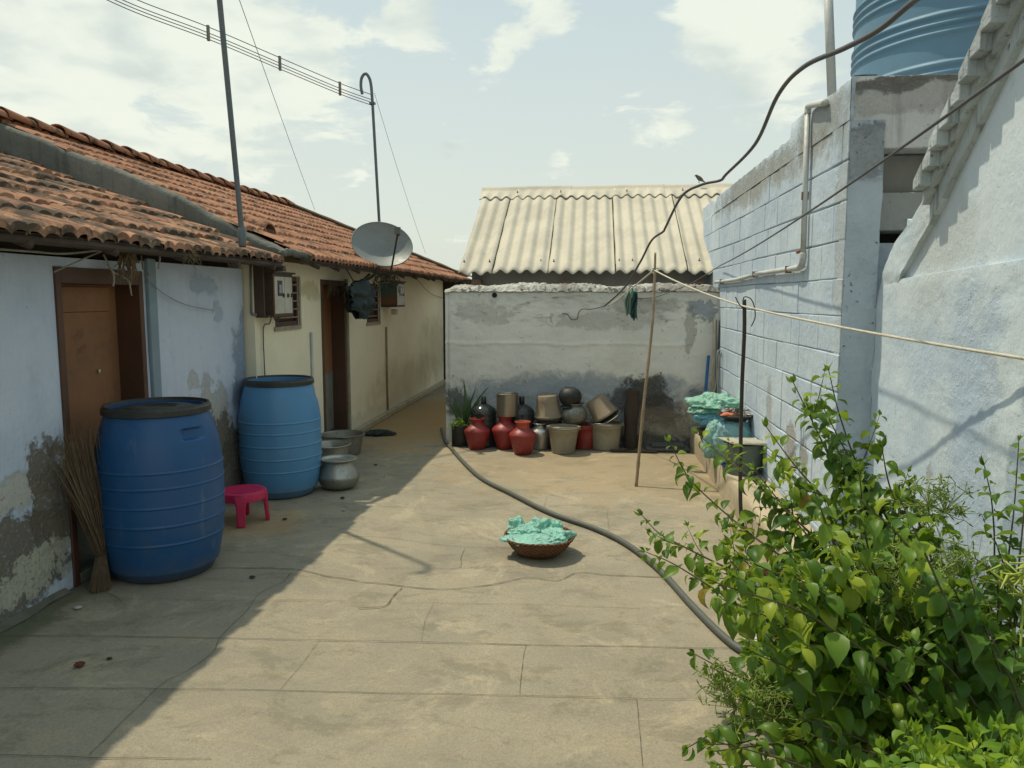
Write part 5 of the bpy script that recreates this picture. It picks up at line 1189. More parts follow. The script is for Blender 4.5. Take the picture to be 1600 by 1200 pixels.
CORD = worn('dirty_white_cord', (.33, .31, .25), (.22, .20, .15), .9, 0, 20)
def cord(label, pts, r=.004, jit=.0):
    m_ = MB(); m_.tube(curve(pts, 8, jit), r, 5); return tag(m_.build('cord', CORD, None), label, 'cord', 'cords strung under the near eave')
cord('thick pale cord running level under the near eave from the left edge', [(-2.620, 3.094, 1.763), (-2.620, 3.400, 1.765), (-2.600, 3.617, 1.768), (-2.580, 3.979, 1.816), (-2.550, 4.369, 1.862)], .0055)
cord('pale cord slanting down across the blue wall to the door lintel', [(-2.580, 3.980, 1.830), (-2.620, 3.872, 1.783), (-2.720, 3.673, 1.679)], .0045)
cord('thin cord sagging across the blue wall right of the brown door', [(-2.710, 4.470, 1.678), (-2.730, 4.686, 1.578), (-2.735, 4.962, 1.503), (-2.735, 5.358, 1.457)], .003)
cord('knotted cord hanging before the brown door with frayed ends', [(-2.660, 3.996, 1.783), (-2.660, 4.036, 1.729), (-2.660, 4.078, 1.689), (-2.660, 4.206, 1.652), (-2.660, 4.235, 1.561)], .005, .002)
cord('short frayed cord hanging at the left of the knotted one', [(-2.660, 4.067, 1.695), (-2.660, 4.075, 1.653), (-2.660, 4.065, 1.614)], .006, .002)
cord('cord dangling from the eave with a rust-red tassel end', [(-2.520, 4.305, 1.865), (-2.520, 4.313, 1.807), (-2.520, 4.291, 1.717)], .005, .002)
m_ = MB()
for i in range(30):
    a = Vector((-2.620, 4.204, 1.780)); a += Vector((rs.uniform(-.03, .03), rs.uniform(-.09, .05), rs.uniform(-.02, .06))); m_.tube([a, a + Vector((rs.uniform(-.02, .02), rs.uniform(-.04, .04), -rs.uniform(.03, .10))), a + Vector((rs.uniform(-.03, .03), rs.uniform(-.06, .06), -rs.uniform(.08, .17)))], [.004, .004, .002], 4)
tag(m_.build('dry_leaf_bunch', worn('dry_straw_brown', (.22, .17, .10), (.12, .09, .05), .9, 0, 20), None), 'dry leaf bunch hung over the right corner of the brown door', 'leaf bunch', None, 'stuff')
m_ = MB()
for i in range(26):
    a = Vector((-2.470, 4.512, 1.848)); a += Vector((rs.uniform(-.03, .03), rs.uniform(-.04, .04), rs.uniform(-.01, .03))); m_.tube([a, a + Vector((rs.uniform(.0, .02), rs.uniform(-.02, .06), -rs.uniform(.03, .06))), a + Vector((rs.uniform(0, .03), rs.uniform(-.03, .12), -rs.uniform(.05, .14)))], [.003, .003, .001], 4)
tag(m_.build('straw_tuft', worn('yellow_straw', (.24, .19, .09), (.15, .11, .05), .9, 0, 20), None), 'yellow straw tuft poking out under the near eave', 'straw', None, 'stuff')
m_ = MB(); m_.tube(curve([(-2.340, 9.775, 1.934), (-2.500, 11.023, 1.780), (-2.620, 12.333, 1.622), (-2.660, 13.611, 1.539)], 8), .004, 5); tag(m_.build('slack_cable', BCB, None), 'slack thin cable drooping along the far end of the cream wall', 'cable')
# pipes on the block wall
m_ = MB(); m_.tube(curve([(1.262, 8.176, 1.708), (1.262, 7.030, 1.708), (1.262, 6.222, 1.729), (1.262, 5.488, 1.733), (1.262, 5.017, 1.733)], 8), .017, 12)
t_ = tag(m_.build('water_pipe', PVC, None, smooth=True), 'white plastic pipe with elbow climbing the block wall from the rear wall', 'pipe')
m_ = MB(); m_.tube(curve([(1.262, 5.017, 1.733), (1.262, 4.912, 1.737), (1.262, 4.859, 1.769), (1.262, 4.853, 1.819)], 6), .020, 12); m_.build('pipe_elbow', PVC, t_, smooth=True)
m_ = MB(); m_.tube([(1.262, 4.852, 1.815), (1.262, 4.884, 2.649)], .0165, 12); m_.tube(curve([(1.262, 4.882, 2.637), (1.262, 4.875, 2.676), (1.262, 4.806, 2.671), (1.262, 4.523, 2.616)], 6), .019, 12); m_.build('riser', PVC, t_, smooth=True)
m_ = MB(); q = Vector((1.262, 4.957, 1.832)); m_.tube([q + Vector((0, -.03, 0)), q + Vector((-.0, .025, .0))], .013, 8); m_.build('valve', worn('rusty_valve', (.30, .15, .10), None, .8), t_, smooth=True)
for px, py in ((1123, 441), (1180, 429), (1232, 421), (1258, 306)):
    q = Vector((1.262, 6.222, 1.729)) if px == 1180 else {1123: Vector((1.262, 7.778, 1.706)), 1232: Vector((1.262, 5.191, 1.731)), 1258: Vector((1.262, 4.863, 2.157))}[px]
    m_ = MB(); m_.box((q.x - .022, q.y - .008, q.z - .024), (q.x + .02, q.y + .008, q.z + .024)); m_.build('pipe_clip', worn('brown_pipe_clip', (.22, .15, .11), None, .8), t_, bevel=.003)
m_ = MB(); m_.tube([(1.488, 5.200, 2.814), (1.428, 5.200, 3.545)], .028, 14); tag(m_.build('vent_pipe', PVC, None, smooth=True), 'upright white pipe rising behind the block wall left of the water tank', 'pipe')
# long black cable across the sky and the thin line
m_ = MB(); cb = [(0.722, 1.700, 2.198), (0.753, 2.000, 2.251), (0.744, 2.200, 2.252), (0.716, 2.400, 2.266), (0.678, 2.700, 2.300), (0.688, 3.100, 2.309), (0.730, 3.700, 2.246), (0.704, 4.300, 2.206), (0.695, 4.450, 2.195), (0.611, 4.600, 2.193), (0.537, 4.900, 2.167), (0.490, 5.400, 2.027), (0.482, 5.500, 2.005), (0.426, 5.800, 1.966), (0.364, 6.100, 1.822), (0.276, 6.900, 1.634), (0.122, 7.700, 1.468)]
m_.tube(curve(cb, 8), .0078, 10); m_.tube(curve([(0.122, 7.700, 1.468), (-0.004, 8.000, 1.432), (-0.103, 8.020, 1.431), (-0.142, 8.020, 1.392), (-0.155, 8.020, 1.332), (-0.214, 8.020, 1.325), (-0.261, 8.020, 1.378), (-0.314, 8.020, 1.385)], 8), .0042, 8)
tag(m_.build('black_cable', BCB, None, smooth=True), 'heavy black cable swooping from the top right corner to the rear wall', 'cable')
m_ = MB(); m_.tube(sag((0.963, 1.600, 2.114), (1.258, 7.900, 1.866), .04, 24), .0052, 6); m_.tube(curve([(1.258, 7.900, 1.866), (1.023, 7.980, 1.711), (0.803, 7.990, 1.615), (0.612, 7.990, 1.550), (0.386, 8.000, 1.543)], 6), .0042, 6)
tag(m_.build('thin_cable', BCB, None, smooth=True), 'thin dark cable slanting down across the right house and pillar to the rear wall', 'cable')
# bird on the ridge
c = Vector((1.399, 10.720, 3.074)); t = mat('grey_brown_plumage'); cc = t.mix(t.ss(t.noise(t.pos, 40, 4), .4, .6), (.075, .068, .055), (.13, .12, .10)); BIRD = fin_(t, cc, .9)
m_ = MB(); path = [(-.062, .0, .075), (-.050, 0, .078), (-.036, 0, .076), (-.022, 0, .062), (.0, 0, .045), (.025, 0, .028), (.045, 0, .014), (.062, 0, .002), (.085, 0, -.010)]
m_.tube([c + Vector((a * .95, b, e + .02)) for a, b, e in path], [.003, .012, .018, .022, .029, .027, .018, .010, .006], 14)
o = m_.build('bird', BIRD, None, smooth=True); tag(o, 'small grey-brown bird perched on the corrugated roof ridge', 'bird')
m_ = MB(); m_.tube([c + Vector((-.072, 0, .090)), c + Vector((-.056, 0, .097))], [.001, .004], 6); m_.build('beak', MBK, o)
for s_ in (-.008, .01):
    m_ = MB(); m_.tube([c + Vector((s_ + .0, s_, .045)), c + Vector((s_, s_, -.004))], .0028, 5); m_.build('bird_leg', MBK, o)
# rubbish by the bush, small litter
m_ = MB(); crumple(m_, (.84, 3.42, .025), (.11, .09, .03), 6.1, .45, 60, 36, .6, 2.6); tag(m_.build('plastic_bag', worn('white_bag', (.62, .62, .58), (.50, .50, .47), .5, 0, 20), None, smooth=True), 'white torn bag on the floor beside the hose under the bush', 'plastic bag')
m_ = MB(); m_.lathe([(.001, 0), (.085, 0), (.09, .006), (.125, .17), (.135, .172), (.135, .20), (.125, .20), (.10, .02), (.001, .02)], (.86, 3.75, 0), 36); tag(m_.build('clay_pot', worn('terracotta', (.33, .14, .075), (.24, .10, .06), .85, 0, 8), None, smooth=True, sharp=40), 'terracotta pot half hidden by the left side of the bush', 'flower pot')
for q, s_, cl, lb in (((-2.141, 2.889, 0.000), .020, (.12, .03, .015), 'reddish crushed leaf on the shaded floor at the lower left'), ((-2.054, 2.962, 0.000), .010, (.03, .028, .02), 'dark leaf scrap right of the reddish crushed leaf'), ((-1.866, 3.954, 0.000), .014, (.03, .028, .02), 'dark leaf scrap right of the dark blue drum'), 
                     ((-2.548, 3.456, 0.000), .016, (.5, .5, .48), 'white paper scrap on the floor before the broom'), ((-1.793, 5.325, -0.000), .012, (.4, .38, .33), 'white scrap near the shadow edge'), ((-2.131, 5.060, 0.000), .014, (.035, .03, .02), 'dark leaf scrap right of the pink stool'), ((-1.988, 6.846, 0.000), .014, (.035, .03, .02), 'dark scrap on the shaded floor right of the silver pot'), ((-1.913, 5.656, 0.000), .016, (.035, .03, .02), 'dark scrap in front of the silver pot')):
    m_ = MB(); crumple(m_, (q[0], q[1], s_ * .35), (s_, s_ * .8, s_ * .4), s_ * 99 + q[0], .5, 16, 10); tag(m_.build('litter_scrap', worn('scrap_colour', cl, None, .9), None, smooth=True), lb, 'litter')
# ------------------------------------------------------------------ plants
def leafmat(name, dark, light, yellow, rough=.42):
    t = mat(name); isl = t.N.new('ShaderNodeNewGeometry').outputs['Random Per Island']
    big = t.ss(t.noise(t.pos, 2.6, 3), .40, .62)
    f = t.m('ADD', t.m('MULTIPLY', isl, .6), t.m('MULTIPLY', big, .4))
    cc = t.mix(t.ss(f, .2, .75), dark, light); cc = t.mix(t.ss(f, .66, .92), cc, yellow); cc = t.mix(t.ss(isl, .989, .993), cc, (.35, .24, .05))
    cc = t.mix(t.m('MULTIPLY', t.ss(t.noise(t.pos, 55, 3), .5, .75), .25), cc, tuple(v * .6 for v in dark))
    fin_(t, cc, rough, 0, .4)
    tl = t.N.new('ShaderNodeBsdfTranslucent'); t.put(tl.inputs[0], t.mix(.5, cc, yellow))
    mx = t.N.new('ShaderNodeMixShader'); mx.inputs[0].default_value = .45
    out = t.N['Material Output']; t.L.new(t.b.outputs[0], mx.inputs[1]); t.L.new(tl.outputs[0], mx.inputs[2]); t.L.new(mx.outputs[0], out.inputs[0])
    return t.mat
LEAF = leafmat('glossy_green_leaf', (.042, .125, .015), (.145, .265, .026), (.34, .43, .038))
LIME = leafmat('young_lime_leaf', (.10, .22, .018), (.21, .35, .025), (.36, .47, .035), .5)
STEM = worn('brown_green_stem', (.085, .075, .035), (.06, .05, .028), .8, 0, 20)
GST = worn('young_green_stem', (.20, .27, .05), (.14, .20, .04), .7, 0, 20)
G_ = Vector((0, 0, -1))
def leaf(mb, p, d, n, L, Wd, curl=.5, fold=.35, tip=.25):
    """pointed ovate leaf, folded along its midrib and drooping to the tip"""
    d = d.normalized(); s = d.cross(n)
    if s.length < 1e-4: s = d.orthogonal()
    s.normalize(); n = s.cross(d).normalized()
    prof = (.05, .62, .98, .95, .66, .26, .0)
    vs = []; q = Vector(p); dd = d.copy(); nn = n.copy(); st = L / 6
    for i, w_ in enumerate(prof):
        ww = w_ * Wd * .5; up = nn * (fold * ww)
        if i == 0 or i == 6: vs.append(q.copy())
        else: vs += [q - s * ww + up, q.copy(), q + s * ww + up]
        a = curl / 6 * (1.0 + .5 * i / 6)
        dn = (dd - nn * a).normalized(); nn = s.cross(dn).normalized(); dd = dn; q = q + dd * st
    fs = [(0, 1, 2), (0, 2, 3)]
    for i in range(4):
        a = 1 + i * 3; b = a + 3; fs += [(a, b, b + 1, a + 1), (a + 1, b + 1, b + 2, a + 2)]
    fs += [(13, 16, 14), (14, 16, 15)]
    mb.add(vs, fs)
def rv(r): 
    while True:
        v = Vector((r.uniform(-1, 1), r.uniform(-1, 1), r.uniform(-1, 1)))
        if .05 < v.length < 1: return v.normalized()
def sprig(st, lf, pts, r, r0=.005, step=.038, L=.07, start=.3, droop=.55, twigs=0, jit=.25, lim=None):
    """a stem with opposite pairs of leaves; twigs adds side shoots"""
    P = curve(pts, 10); n = len(P)
    st.tube(P, [r0 * (1 - .75 * i / n) for i in range(n)], 5, caps=False)
    ln = sum((P[i + 1] - P[i]).length for i in range(n - 1)); acc = 0; nxt = ln * start; k = r.randint(0, 1); tw = []
    for i in range(n - 1):
        seg = P[i + 1] - P[i]; l = seg.length; tg = seg.normalized()
        while nxt <= acc + l and nxt <= ln:
            q = P[i] + tg * (nxt - acc); u = nxt / ln
            side = tg.cross(Vector((0, 0, 1))); side = side.normalized() if side.length > .1 else Vector((1, 0, 0))
            oth = side.cross(tg).normalized(); base = side if k % 2 else (side * .5 + oth * .8).normalized()
            for sg in (-1, 1):
                d = (base * sg * 1.0 + tg * .45 + rv(r) * jit + G_ * r.uniform(.0, droop)).normalized()
                sz = L * (1.08 - .62 * max(0, (u - .6) / .4)) * r.uniform(.5, 1.22)
                if lim is None or lim(q):
                    nn = (Vector((0, 0, 1)) + rv(r) * .45)
                    leaf(lf, q + d * .006, d, nn, sz, sz * r.uniform(.46, .64), r.uniform(.5, 1.7), r.uniform(.25, .8))
                if twigs and r.random() < twigs and u < .9: tw.append((q, (d + tg * .5 + Vector((0, 0, .35))).normalized()))
            nxt += step * r.uniform(.75, 1.25); k += 1
        acc += l
    # tuft at tip
    tg = (P[-1] - P[-3]).normalized()
    for j in range(4):
        d = (tg + rv(r) * .55).normalized(); leaf(lf, P[-1], d, rv(r), L * r.uniform(.25, .45), L * .16, .3, .4)
    return tw
rr = random.Random(11)
def inside(q): return q.x < 1.44 and q.z > .02
bush = thing('leafy_bush', 'big glossy green leafy bush filling the lower right corner, with long arching shoots', 'bush', (1.0, 2.5, 0))
st, lf = MB(), MB(); hub = [Vector((1.0, 2.45, 0)), Vector((.95, 2.2, 0)), Vector((1.12, 2.7, 0)), Vector((.85, 2.55, 0)), Vector((1.15, 1.9, 0))]
def arch(a, b, r, lift=.25):
    a, b = Vector(a), Vector(b); m1 = a.lerp(b, .35) + Vector((0, 0, lift * (b - a).length)) * .8 + rv(r) * .05; m2 = a.lerp(b, .7) + Vector((0, 0, lift * (b - a).length)) * .6 + rv(r) * .04
    return [a, m1, m2, b]
main = [  # long visible shoots, tip first
    [(0.818, 2.750, 1.296), (0.852, 2.720, 1.145), (0.918, 2.680, 0.953), (1.022, 2.620, 0.729)],
    [(0.688, 2.700, 1.260), (0.752, 2.680, 1.127), (0.838, 2.660, 0.956), (0.951, 2.600, 0.777)],
    [(0.764, 2.600, 1.183), (0.858, 2.600, 1.013), (1.012, 2.600, 0.779)],
    [(0.638, 2.850, 1.079), (0.726, 2.800, 0.956), (0.827, 2.750, 0.843), (0.951, 2.650, 0.716)],
    [(0.315, 3.100, 0.973), (0.386, 3.050, 0.842), (0.493, 3.000, 0.741), (0.622, 2.900, 0.648), (0.773, 2.750, 0.560)],
    [(0.433, 3.150, 0.998), (0.503, 3.100, 0.938), (0.611, 3.000, 0.859), (0.735, 2.900, 0.751), (0.874, 2.800, 0.617)],
    [(0.634, 3.000, 0.885), (0.711, 2.950, 0.786), (0.807, 2.850, 0.670), (0.927, 2.750, 0.566)],
    [(0.201, 2.950, 0.708), (0.264, 2.900, 0.654), (0.356, 2.850, 0.618), (0.490, 2.800, 0.567), (0.630, 2.700, 0.526)],
    [(0.205, 2.800, 0.613), (0.299, 2.750, 0.590), (0.407, 2.700, 0.540), (0.534, 2.650, 0.472)],
    [(0.346, 2.450, 0.390), (0.413, 2.420, 0.368), (0.501, 2.400, 0.340), (0.618, 2.350, 0.341)],
    [(0.313, 2.300, 0.155), (0.367, 2.280, 0.208), (0.446, 2.250, 0.282), (0.562, 2.200, 0.367)],
    [(0.916, 2.500, 1.077), (0.946, 2.500, 0.954), (0.993, 2.450, 0.804)],
    [(0.964, 2.400, 0.979), (1.009, 2.400, 0.840), (1.032, 2.350, 0.718)]]
nodes = []
for i, pts in enumerate(main):
    pts = [Vector(q) for q in pts][::-1]
    hb = rr.choice(hub[:4]); full = [hb, hb.lerp(pts[0], .55) + Vector((0, 0, .12))] + pts
    tw = sprig(st, lf, full, rr, .0062, .043, .104, .40, .6, twigs=.16, lim=inside)
    for q, d in tw:
        l = rr.uniform(.08, .18); sprig(st, lf, [q, q + d * l * .5, q + d * l + Vector((0, 0, .02))], rr, .0028, .032, .064, .2, .5, lim=inside)
fill = [(1.071, 2.625, 0.218), (0.394, 2.021, 0.736), (0.657, 1.764, 0.776), (0.648, 2.758, 0.661), (0.687, 1.752, 1.103), (0.646, 2.343, 0.121), (1.163, 2.785, 0.754), (0.521, 1.933, 0.864), (0.482, 1.754, 0.750), (0.880, 2.091, 0.840), (1.005, 2.097, 0.720), (0.635, 1.813, 0.653), (0.817, 1.770, 0.580), (1.108, 2.386, 0.716), (0.453, 1.966, 0.350), (0.670, 2.327, 0.732), (1.239, 2.696, 0.126), (0.312, 1.850, 0.421), (0.803, 2.760, 0.285), (0.696, 2.350, 0.158), (0.534, 1.945, 0.896), (0.850, 1.928, 0.366), (0.408, 2.337, 0.083), (0.747, 2.403, 0.823), (1.067, 2.214, 0.697), (0.315, 1.786, 0.485), (0.678, 1.894, 0.505), (1.116, 2.443, 0.101), (0.859, 2.679, 0.836), (0.768, 2.849, 0.430), (1.137, 2.249, 0.198), (0.805, 2.277, 0.399), (0.510, 1.911, 0.838), (0.858, 2.122, 0.687), (0.476, 2.610, 0.712), (1.295, 2.615, 0.645), (1.160, 2.480, 0.348), (1.145, 2.525, 0.669), (0.686, 2.597, 0.493), (1.185, 2.790, 0.653), (0.732, 1.763, 0.775), (0.914, 2.489, 0.788), (0.849, 2.462, 0.213), (1.150, 2.458, 0.709), (0.974, 2.135, 0.394), (1.251, 2.507, 0.155), (1.286, 2.320, 0.182), (0.957, 2.670, 0.823), (1.319, 2.511, 0.566), (0.866, 1.939, 0.579), (1.159, 2.482, 0.465), (0.843, 2.602, 0.347), (0.736, 1.780, 0.663), (0.527, 2.465, 0.588), (0.591, 2.444, 0.346), (0.392, 1.950, 0.889), (0.817, 2.423, 0.677), (1.053, 2.744, 0.726), (0.492, 1.877, 0.845), (0.862, 1.790, 0.920), (0.880, 2.389, 0.733), (1.201, 2.211, 0.373), (1.038, 2.156, 0.554), (0.494, 2.370, 0.469), (1.324, 2.419, 0.110), (0.526, 1.751, 0.536), (0.957, 2.442, 0.912), (1.123, 2.225, 0.767), (0.674, 2.820, 0.628), (1.094, 2.829, 0.675), (0.736, 2.101, 0.764), (1.123, 2.065, 0.730), (0.820, 2.434, 0.929), (0.853, 2.610, 0.702), (1.006, 2.779, 0.673), (0.720, 2.838, 0.782), (0.617, 2.272, 0.509), (1.063, 2.568, 0.396), (0.418, 2.081, 0.453), (0.755, 2.077, 0.842), (0.783, 2.147, 0.705), (0.811, 1.790, 0.759), (0.695, 2.758, 0.461), (0.897, 1.766, 0.807), (1.102, 2.383, 0.657), (1.002, 2.280, 0.501), (1.119, 2.181, 0.775), (0.504, 1.823, 0.542), (1.095, 2.226, 0.474), (0.747, 2.752, 0.086), (0.488, 2.354, 0.593), (0.670, 1.919, 0.899), (0.721, 1.825, 0.568), (0.652, 2.621, 0.109), (0.556, 2.760, 0.642), (0.468, 2.205, 0.531), (0.390, 1.798, 0.710), (0.350, 1.829, 0.882), (0.872, 1.898, 0.482), (0.777, 2.410, 0.746), (0.775, 2.162, 0.264), (0.491, 2.306, 0.464), (1.258, 2.433, 0.518), (0.524, 2.030, 0.667), (0.861, 1.897, 0.769), (0.623, 2.560, 0.628), (0.558, 2.471, 0.301), (1.046, 2.715, 0.734), (0.898, 2.626, 0.666), (1.071, 1.995, 0.602), (0.804, 2.009, 0.853), (0.614, 2.134, 0.569), (0.801, 2.664, 0.852), (0.934, 2.227, 0.362), (1.185, 2.402, 0.565), (0.848, 2.185, 0.440), (1.311, 2.586, 0.530), (1.135, 2.222, 0.548), (0.637, 1.920, 1.077), (0.462, 2.174, 0.762), (0.482, 1.928, 0.931), (0.599, 2.280, 0.859), (0.359, 2.156, 0.255), (1.324, 2.491, 0.358), (0.660, 1.880, 0.426), (1.037, 2.492, 0.751), (0.694, 2.151, 0.233), (0.570, 2.061, 0.727), (0.871, 1.930, 0.594), (0.698, 2.785, 0.195), (1.158, 2.823, 0.483), (0.832, 1.799, 0.889), (0.890, 2.321, 0.122), (0.522, 1.828, 1.102), (0.305, 1.816, 0.871), (0.527, 2.087, 0.768), (0.829, 2.334, 0.690), (0.338, 1.869, 0.917), (0.914, 2.408, 0.139), (0.756, 2.164, 0.600), (1.126, 2.754, 0.171), (0.730, 2.659, 0.510), (0.984, 2.094, 0.426), (0.659, 2.020, 0.656), (0.492, 1.858, 0.881), (0.820, 2.578, 0.690), (0.950, 2.470, 0.131), (1.026, 2.236, 0.577), (1.353, 2.800, 0.241), (0.918, 2.044, 0.552), (0.898, 1.893, 0.877), (0.536, 2.064, 0.544), (0.420, 2.363, 0.298), (0.540, 2.696, 0.591), (1.070, 2.004, 0.654), (0.681, 2.113, 0.803), (0.907, 1.855, 0.628), (0.908, 2.530, 0.856), (0.537, 2.756, 0.615), (0.752, 2.236, 0.695), (1.100, 2.336, 0.180), (1.009, 1.864, 0.730), (0.861, 1.808, 0.880), (1.044, 2.720, 0.462), (0.627, 2.055, 0.946), (0.499, 2.143, 0.606), (0.818, 2.831, 0.679), (1.209, 2.430, 0.218), (0.818, 2.665, 0.845), (0.659, 1.937, 1.122), (0.526, 2.740, 0.155), (0.496, 2.106, 0.410)]
for i, q in enumerate(fill):
    q = Vector(q); hb = min(hub, key=lambda h_: (h_ - Vector((q.x, q.y, 0))).length + rr.random() * .4)
    full = arch(hb, q, rr, .16)
    # keep the last part only, growing from a random inner point, so shoots branch
    sprig(st, lf, full, rr, .0052, .044, .102, .50, .65, lim=inside)
st.build('stems', STEM, bush, smooth=True, fixn=False)
lf.build('foliage', LEAF, bush, smooth=True, fixn=False)
# pale green flower sprays
fl = MB()
def spray(mb, q, r, R=.10, n=34):
    q = Vector(q)
    for i in range(n):
        d = (rv(r) + Vector((0, 0, .5))).normalized(); e = q + d * R * r.uniform(.4, 1); md = q.lerp(e, .5) + rv(r) * .012
        mb.tube([q, md, e], [.0014, .0012, .001], 3, caps=False)
        for j in range(3):
            e2 = e + rv(r) * .018; mb.tube([e, e2], [.001, .0012], 3, caps=False); d2 = (e2 - e).normalized(); mb.tube([e2, e2 + d2 * .012], [.0028, .0008], 5, caps=False)
for q in ((0.984, 2.300, 0.947), (1.026, 2.300, 0.929), (0.823, 2.100, 0.821), (0.871, 2.050, 0.788), (0.907, 2.000, 0.758), (0.768, 2.200, 0.764), (0.822, 2.000, 0.737), (0.396, 2.200, 0.398), (0.435, 2.200, 0.350), (0.521, 2.100, 0.373), (0.794, 2.100, 0.748), (0.988, 2.100, 0.809), (0.489, 2.200, 0.383), (0.895, 2.000, 0.697)):
    spray(fl, q, rr)
fl.build('flower_sprays', GST, bush, smooth=True, fixn=False)
# lime tipped shoots in the middle of the bush
ly = MB(); ls2 = MB()
for pts in ([(1240, 945), (1255, 985), (1275, 1020)], [(1262, 975), (1285, 1010), (1300, 1050)], [(1300, 1000), (1305, 1035), (1300, 1080)]): pass
for pts in ([(0.598, 2.000, 0.551), (0.575, 2.050, 0.633), (0.555, 2.080, 0.713)], [(0.640, 1.950, 0.545), (0.606, 1.980, 0.615), (0.585, 2.000, 0.683)], [(0.687, 1.950, 0.556), (0.645, 1.950, 0.623), (0.634, 2.000, 0.668)], [(0.611, 1.900, 0.519), (0.653, 1.900, 0.606), (0.674, 1.900, 0.657)],
            [(0.902, 2.300, 0.732), (0.908, 2.350, 0.813), (0.918, 2.400, 0.868)], [(0.998, 2.200, 0.810), (0.999, 2.250, 0.868), (1.001, 2.300, 0.900)]):
    ls2 = MB(); sprig(ls2, ly, pts, rr, .003, .030, .080, .1, .2); ls2.build('young_stem', GST, bush, smooth=True, fixn=False)
ly.build('young_foliage', LIME, bush, smooth=True, fixn=False)
# low lime shrub close to the camera
sh2 = thing('lime_shrub', 'low lime-green shrub nearest the camera at the bottom right corner', 'shrub', (.72, 1.25, 0))
st, lf = MB(), MB()
for q in [(0.495, 1.294, 0.706), (0.657, 1.337, 0.814), (0.828, 1.475, 0.725), (0.620, 1.423, 0.706), (0.478, 1.281, 0.732), (0.609, 1.566, 0.624), (0.496, 1.272, 0.717), (0.701, 1.481, 0.687), (0.581, 1.424, 0.666), (0.703, 1.454, 0.622), (0.726, 1.318, 0.773), (0.830, 1.505, 0.648), (0.735, 1.375, 0.768), (0.808, 1.518, 0.710), (0.522, 1.496, 0.616), (0.791, 1.426, 0.656), (0.577, 1.275, 0.787), (0.809, 1.495, 0.664), (0.537, 1.382, 0.730), (0.692, 1.311, 0.718), (0.620, 1.482, 0.715), (0.844, 1.518, 0.701), (0.664, 1.310, 0.795), (0.597, 1.394, 0.756), (0.629, 1.456, 0.691), (0.689, 1.533, 0.657), (0.714, 1.593, 0.563), (0.638, 1.373, 0.695), (0.814, 1.556, 0.676), (0.507, 1.516, 0.556), (0.737, 1.312, 0.765), (0.711, 1.279, 0.803), (0.666, 1.416, 0.707), (0.601, 1.294, 0.785), (0.649, 1.500, 0.616), (0.603, 1.376, 0.743), (0.733, 1.464, 0.648), (0.796, 1.426, 0.670), (0.655, 1.330, 0.801), (0.669, 1.477, 0.630), (0.857, 1.575, 0.578), (0.754, 1.354, 0.790), (0.634, 1.379, 0.656), (0.790, 1.431, 0.652), (0.729, 1.524, 0.567), (0.525, 1.319, 0.709)]:
    q = Vector(q); b = Vector((q.x * .8 + .15, q.y * .7 + .4, 0)); sprig(st, lf, arch(b, q, rr, .1), rr, .003, .030, .085, .5, .3)
st.build('stems', GST, sh2, smooth=True, fixn=False); lf.build('foliage', LIME, sh2, smooth=True, fixn=False)
# upright shrub at the right edge
sh3 = thing('upright_shrub', 'slim upright green shrub at the right edge against the pale blue wall', 'shrub', (1.30, 2.35, 0))
st, lf = MB(), MB()
for pts in ([(1.124, 2.150, 0.595), (1.130, 2.150, 0.796), (1.153, 2.180, 0.985), (1.163, 2.200, 1.159)], [(1.120, 2.100, 0.636), (1.132, 2.100, 0.815), (1.147, 2.120, 0.984), (1.170, 2.150, 1.151)], [(1.114, 2.200, 0.590), (1.122, 2.200, 0.814), (1.106, 2.200, 0.978), (1.079, 2.200, 1.089)],
            [(1.089, 2.100, 0.742), (1.059, 2.100, 0.830), (1.007, 2.150, 0.864)], [(1.132, 2.100, 0.708), (1.080, 2.100, 0.883), (1.061, 2.100, 0.917)]):
    p0 = Vector(pts[0]); sprig(st, lf, [Vector((p0.x, p0.y, 0)), Vector((p0.x, p0.y, p0.z * .5))] + list(pts), rr, .005, .04, .075, .35, .6, twigs=0, lim=lambda q: q.x < 1.5)
st.build('stems', STEM, sh3, smooth=True, fixn=False); lf.build('foliage', LEAF, sh3, smooth=True, fixn=False)
# yellow spiky plant at the extreme right
m_ = MB(); q0 = Vector((1.094, 2.000, 0.850))
for i in range(60):
    d = (rv(rr) + Vector((-.5, -.2, .3))).normalized(); a = q0 + rv(rr) * .05; m_.tube([a, a + d * .045], [.0045, .0015], 5, caps=False)
m_.tube([(q0.x + .02, q0.y, 0), tuple(q0)], .003, 5)
tag(m_.build('spiky_plant', worn('yellow_green_spikes', (.30, .36, .045), (.20, .27, .04), .6, 0, 15), None, smooth=True), 'yellow-green spiky sprig at the right edge of the picture', 'plant')
# dry grass at the foot of the right wall
m_ = MB()
for i in range(160):
    a = Vector((1.40 - rr.random() * .12, 2.95 + rr.uniform(-.3, .35), .0)); h_ = rr.uniform(.25, .75); m_.tube([a, a + Vector((rr.uniform(-.03, .02), rr.uniform(-.03, .03), h_ * .6)), a + Vector((rr.uniform(-.10, .03), rr.uniform(-.1, .1), h_))], [.0018, .0014, .0006], 3, caps=False)
tag(m_.build('dry_grass', worn('dry_grass_straw', (.30, .24, .14), (.20, .17, .09), .9, 0, 10), None), 'dry straw-coloured grass at the foot of the right wall behind the bush', 'grass', None, 'stuff')
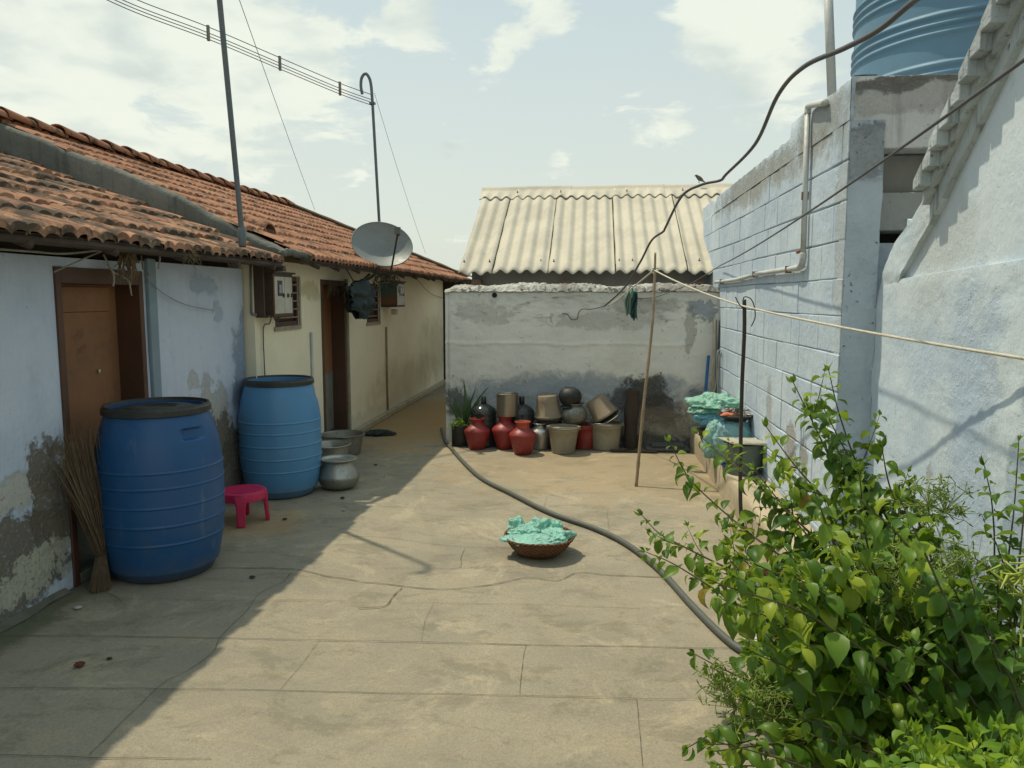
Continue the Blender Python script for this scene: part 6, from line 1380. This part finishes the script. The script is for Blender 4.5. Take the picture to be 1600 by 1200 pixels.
# aloe like plant in its black grow bag
c = (-1.36, 7.90, 0)
pp_ = thing('potted_plant', 'long-leaved green plant in a black grow pot at the left end of the rear wall', 'potted plant', c)
m_ = MB(); m_.lathe([(.001, 0), (.095, 0), (.10, .01), (.108, .21), (.112, .222), (.104, .222), (.10, .19), (.001, .185)], c, 32, wob=.08); m_.build('grow_pot', worn('black_grow_bag', (.022, .024, .022), (.04, .04, .035), .5, 0, 10, b=.5), pp_, smooth=True)
ALOE = worn('dark_sword_leaf', (.055, .115, .035), (.035, .08, .028), .45, 0, 6, b=.15, dirt_amt=.15)
def blade(mb, a, pts, w_):
    P = curve([a] + pts, 8); n = len(P); vs = []; fs = []
    sd = (P[-1] - P[0]).cross(Vector((.1, -1, .1))).normalized()
    for i, q in enumerate(P):
        u = i / (n - 1); ww = w_ * (1 - u) ** .7 * (.75 + .5 * math.sin(min(1, u * 2.5) * math.pi / 2)) * .5
        vs += [q - sd * ww, q + Vector((0, .25 * ww, -.3 * ww)), q + sd * ww]
        if i: b = 3 * (i - 1); fs += [(b, b + 3, b + 4, b + 1), (b + 1, b + 4, b + 5, b + 2)]
    mb.add(vs, fs)
m_ = MB()
for tx, ty, tz, w_ in ((-1.325, 7.86, .70, .034), (-1.055, 7.84, .64, .030), (-1.20, 7.90, .62, .026), (-1.42, 7.80, .50, .026), (-1.49, 7.88, .46, .022), (-1.30, 7.92, .55, .022), (-1.13, 7.94, .52, .02), (-1.50, 7.80, .38, .02), (-1.38, 7.95, .50, .02), (-1.24, 7.80, .45, .024), (-1.44, 7.92, .54, .022), (-1.34, 7.78, .40, .02), (-1.28, 7.95, .48, .02)):
    a = Vector((c[0] + rr.uniform(-.04, .06), c[1] + rr.uniform(-.04, .04), .19)); tp = Vector((tx, ty, tz))
    blade(m_, a, [a.lerp(tp, .5) + Vector((-.02 * (1 if tx < c[0] else -1), 0, .06)), tp], w_)
m_.build('sword_leaves', ALOE, pp_, smooth=True, solid=.003, fixn=False)
m_ = MB(); s2 = MB()
for i in range(16):
    a = Vector((c[0] + rr.uniform(-.07, .05), c[1] - .03 + rr.uniform(-.05, .02), .19)); tp = a + Vector((rr.uniform(-.09, .05), rr.uniform(-.07, .0), rr.uniform(.02, .12))); sprig(s2, m_, [a, a.lerp(tp, .5) + Vector((0, 0, .02)), tp], rr, .002, .02, .035, .2, .2)
m_.build('small_leaves', LIME, pp_, smooth=True, fixn=False); s2.build('small_stems', GST, pp_, fixn=False)
